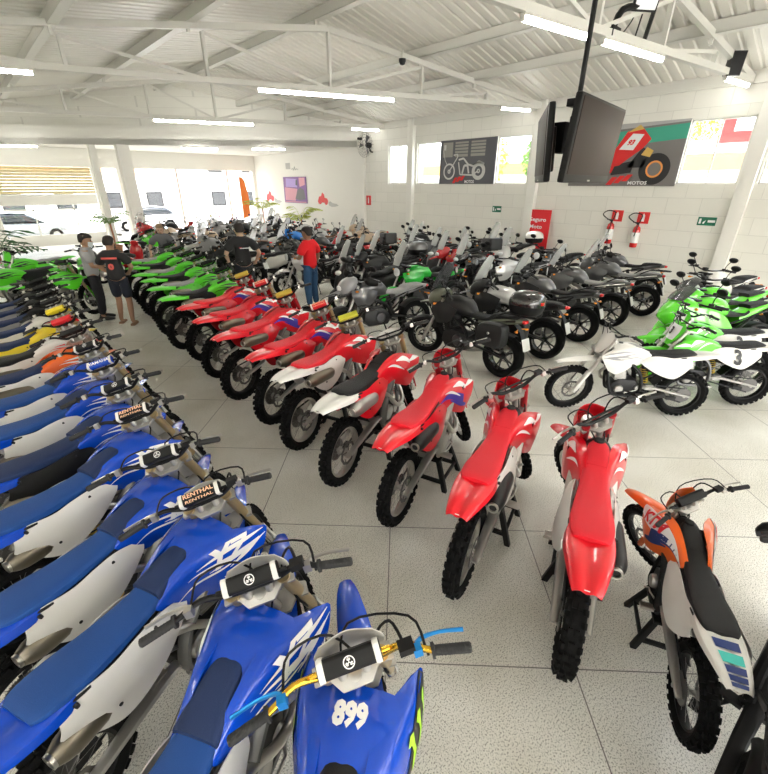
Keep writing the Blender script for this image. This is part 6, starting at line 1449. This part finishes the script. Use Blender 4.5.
    # shirt
    if shirt:
        S = Chain(); g = .018
        a0 = S.add((0, 0, .85), (.13 + g, .155 + g)); a1 = S.add((ln(1.08), 0, 1.08), (.105 + g, .14 + g), a0); a2 = S.add((ln(1.27), 0, 1.27), (.118 + g, .162 + g), a1); a3 = S.add((ln(1.40), 0, 1.40), (.092 + g, .125 + g), a2); S.add((ln(1.47) + .006, 0, 1.47), (.062, .07), a3)
        for nm in 'LR':
            sh, S0, el, hn, *_ = J[nm]
            b0 = S.add(S0 + Vector((0, -.012 if nm == 'L' else .012, .0)), .112, a3); b1 = S.add(S0.lerp(el, .45), .092, b0)
            if sleeve == 'short': S.add(S0.lerp(el, .8), .082, b1)
            else: b2 = S.add(el, .058, b1); S.add(el.lerp(hn, .9), .042, b2)
        so_ = part('shirt', S.mesh('shirt'), shirt, r)
        if back: back(so_, ln)
    if trousers:
        S = Chain(); a0 = S.add((0, 0, .97), (.11, .13))
        for nm in 'LR':
            *_, h0, kn, an = J[nm]
            b0 = S.add(h0, (.088, .088), a0); b1 = S.add(h0.lerp(kn, .5), .092, b0); b2 = S.add(kn if not shorts else h0.lerp(kn, .92), .078 if not shorts else .09, b1)
            if not shorts: b3 = S.add(kn.lerp(an, .5), .068, b2); S.add(kn.lerp(an, .96), .06, b3)
        part('shorts' if shorts else 'trousers', S.mesh('shorts' if shorts else 'trousers'), trousers, r)
    for nm in 'LR':
        an = J[nm][6]; f = MB()
        f.loft([[Vector((an.x + xx, an.y + w_ * b, z0 + hh * c)) for b, c in ((-1, 0), (1, 0), (1, .6), (.6, 1), (-.6, 1), (-1, .6))] for xx, w_, z0, hh in ((-.075, .032, .0, .05), (-.04, .042, .0, .085 if not shorts else .03), (.06, .046, .0, .075 if not shorts else .028), (.14, .048, .0, .055 if not shorts else .026), (.19, .034, .0, .035 if not shorts else .024))], 3)
        part('sandal' if shorts else 'shoe', f.mesh('shoe'), shoes or BLK, r)
    return r
CT = lambda n, c: mat(n, c, .85, bump=.3, bscale=25)
def jersey_back(o, ln):
    part('stripe', MB().box((-.155, 0, 1.335), (.012, .25, .035)).mesh('stripe', .004), mat('jersey_red', (.75, .12, .10), .7), o)
    m = text_mb('0', lambda x, y: Vector((-.158 + .0, -x * .12, 1.17 + y * .105)), .10); part('number', m.mesh('number', fix=False), mat('jersey_red', (.75, .12, .10), .7), o)
def tee_back(o, ln):
    part('print', MB().box((-.152, -.02, 1.26), (.012, .16, .014)).mesh('print', .003), WDEC, o); part('print_accent', MB().box((-.1525, .05, 1.272), (.012, .05, .012)).mesh('print_accent', .003), RDEC, o)
person(2.02, 10.25, 60, 'person in black jersey with red number, shorts and sandals, back turned', 1.76, SKIN, HAIR, arms={'L': ((.06, .26, 1.13), (.20, .16, 1.0)), 'R': ((.06, -.26, 1.13), (.20, -.16, 1.0))},
       legs={'L': ((.10, .10, .48), (.02, .12, .085)), 'R': ((-.02, -.11, .47), (-.16, -.13, .10))}, shirt=CT('black_jersey', (.02, .02, .022)), trousers=CT('dark_shorts', (.02, .025, .04)), shorts=True, shoes=mat('tan_sandal', (.35, .2, .12), .7), back=jersey_back, head_tilt=.15, mask=mat('dark_mask', (.03, .03, .035), .8))
person(1.72, 10.95, -15, 'person in grey shirt and pale face mask standing beside the black jersey', 1.78, SKIN, HAIR, arms={'L': ((.04, .25, 1.13), (.22, .14, 1.15)), 'R': ((.06, -.25, 1.12), (.24, -.10, 1.10))}, shirt=CT('grey_tee', (.36, .36, .37)), trousers=CT('black_trousers', (.015, .015, .02)), shoes=BLK, mask=mat('pale_mask', (.7, .75, .8), .8), head_tilt=.2)
person(3.95, 13.3, -110, 'person in dark grey tee leaning over the green dirt bikes', 1.72, SKINL, HAIRB, arms={'L': ((.14, .28, 1.12), (.34, .20, 1.02)), 'R': ((.14, -.30, 1.14), (.32, -.30, .98))}, lean=.22, shirt=CT('slate_tee', (.12, .115, .13)), trousers=CT('navy_jeans', (.03, .05, .11)), shoes=BLK, head_tilt=.25)
person(4.5, 9.6, 75, 'person in black tee with small back print, seen from behind', 1.92, SKINL, HAIR, arms={'L': ((-.02, .30, 1.14), (.16, .24, .98)), 'R': ((-.02, -.31, 1.14), (.14, -.27, .96))}, shirt=CT('black_tee', (.016, .016, .018)), trousers=CT('black_jeans', (.02, .022, .03)), shoes=BLK, back=tee_back)
person(5.62, 8.55, 110, 'person in bright red shirt and blue jeans', 1.84, SKIND, HAIR, arms={'L': ((.05, .26, 1.12), (.24, .13, 1.12)), 'R': ((-.03, -.25, 1.11), (.10, -.23, .88))}, shirt=CT('red_shirt', (.75, .008, .015)), trousers=CT('blue_jeans', (.03, .09, .20)), shoes=BLK, sleeve='short', head_tilt=.1)
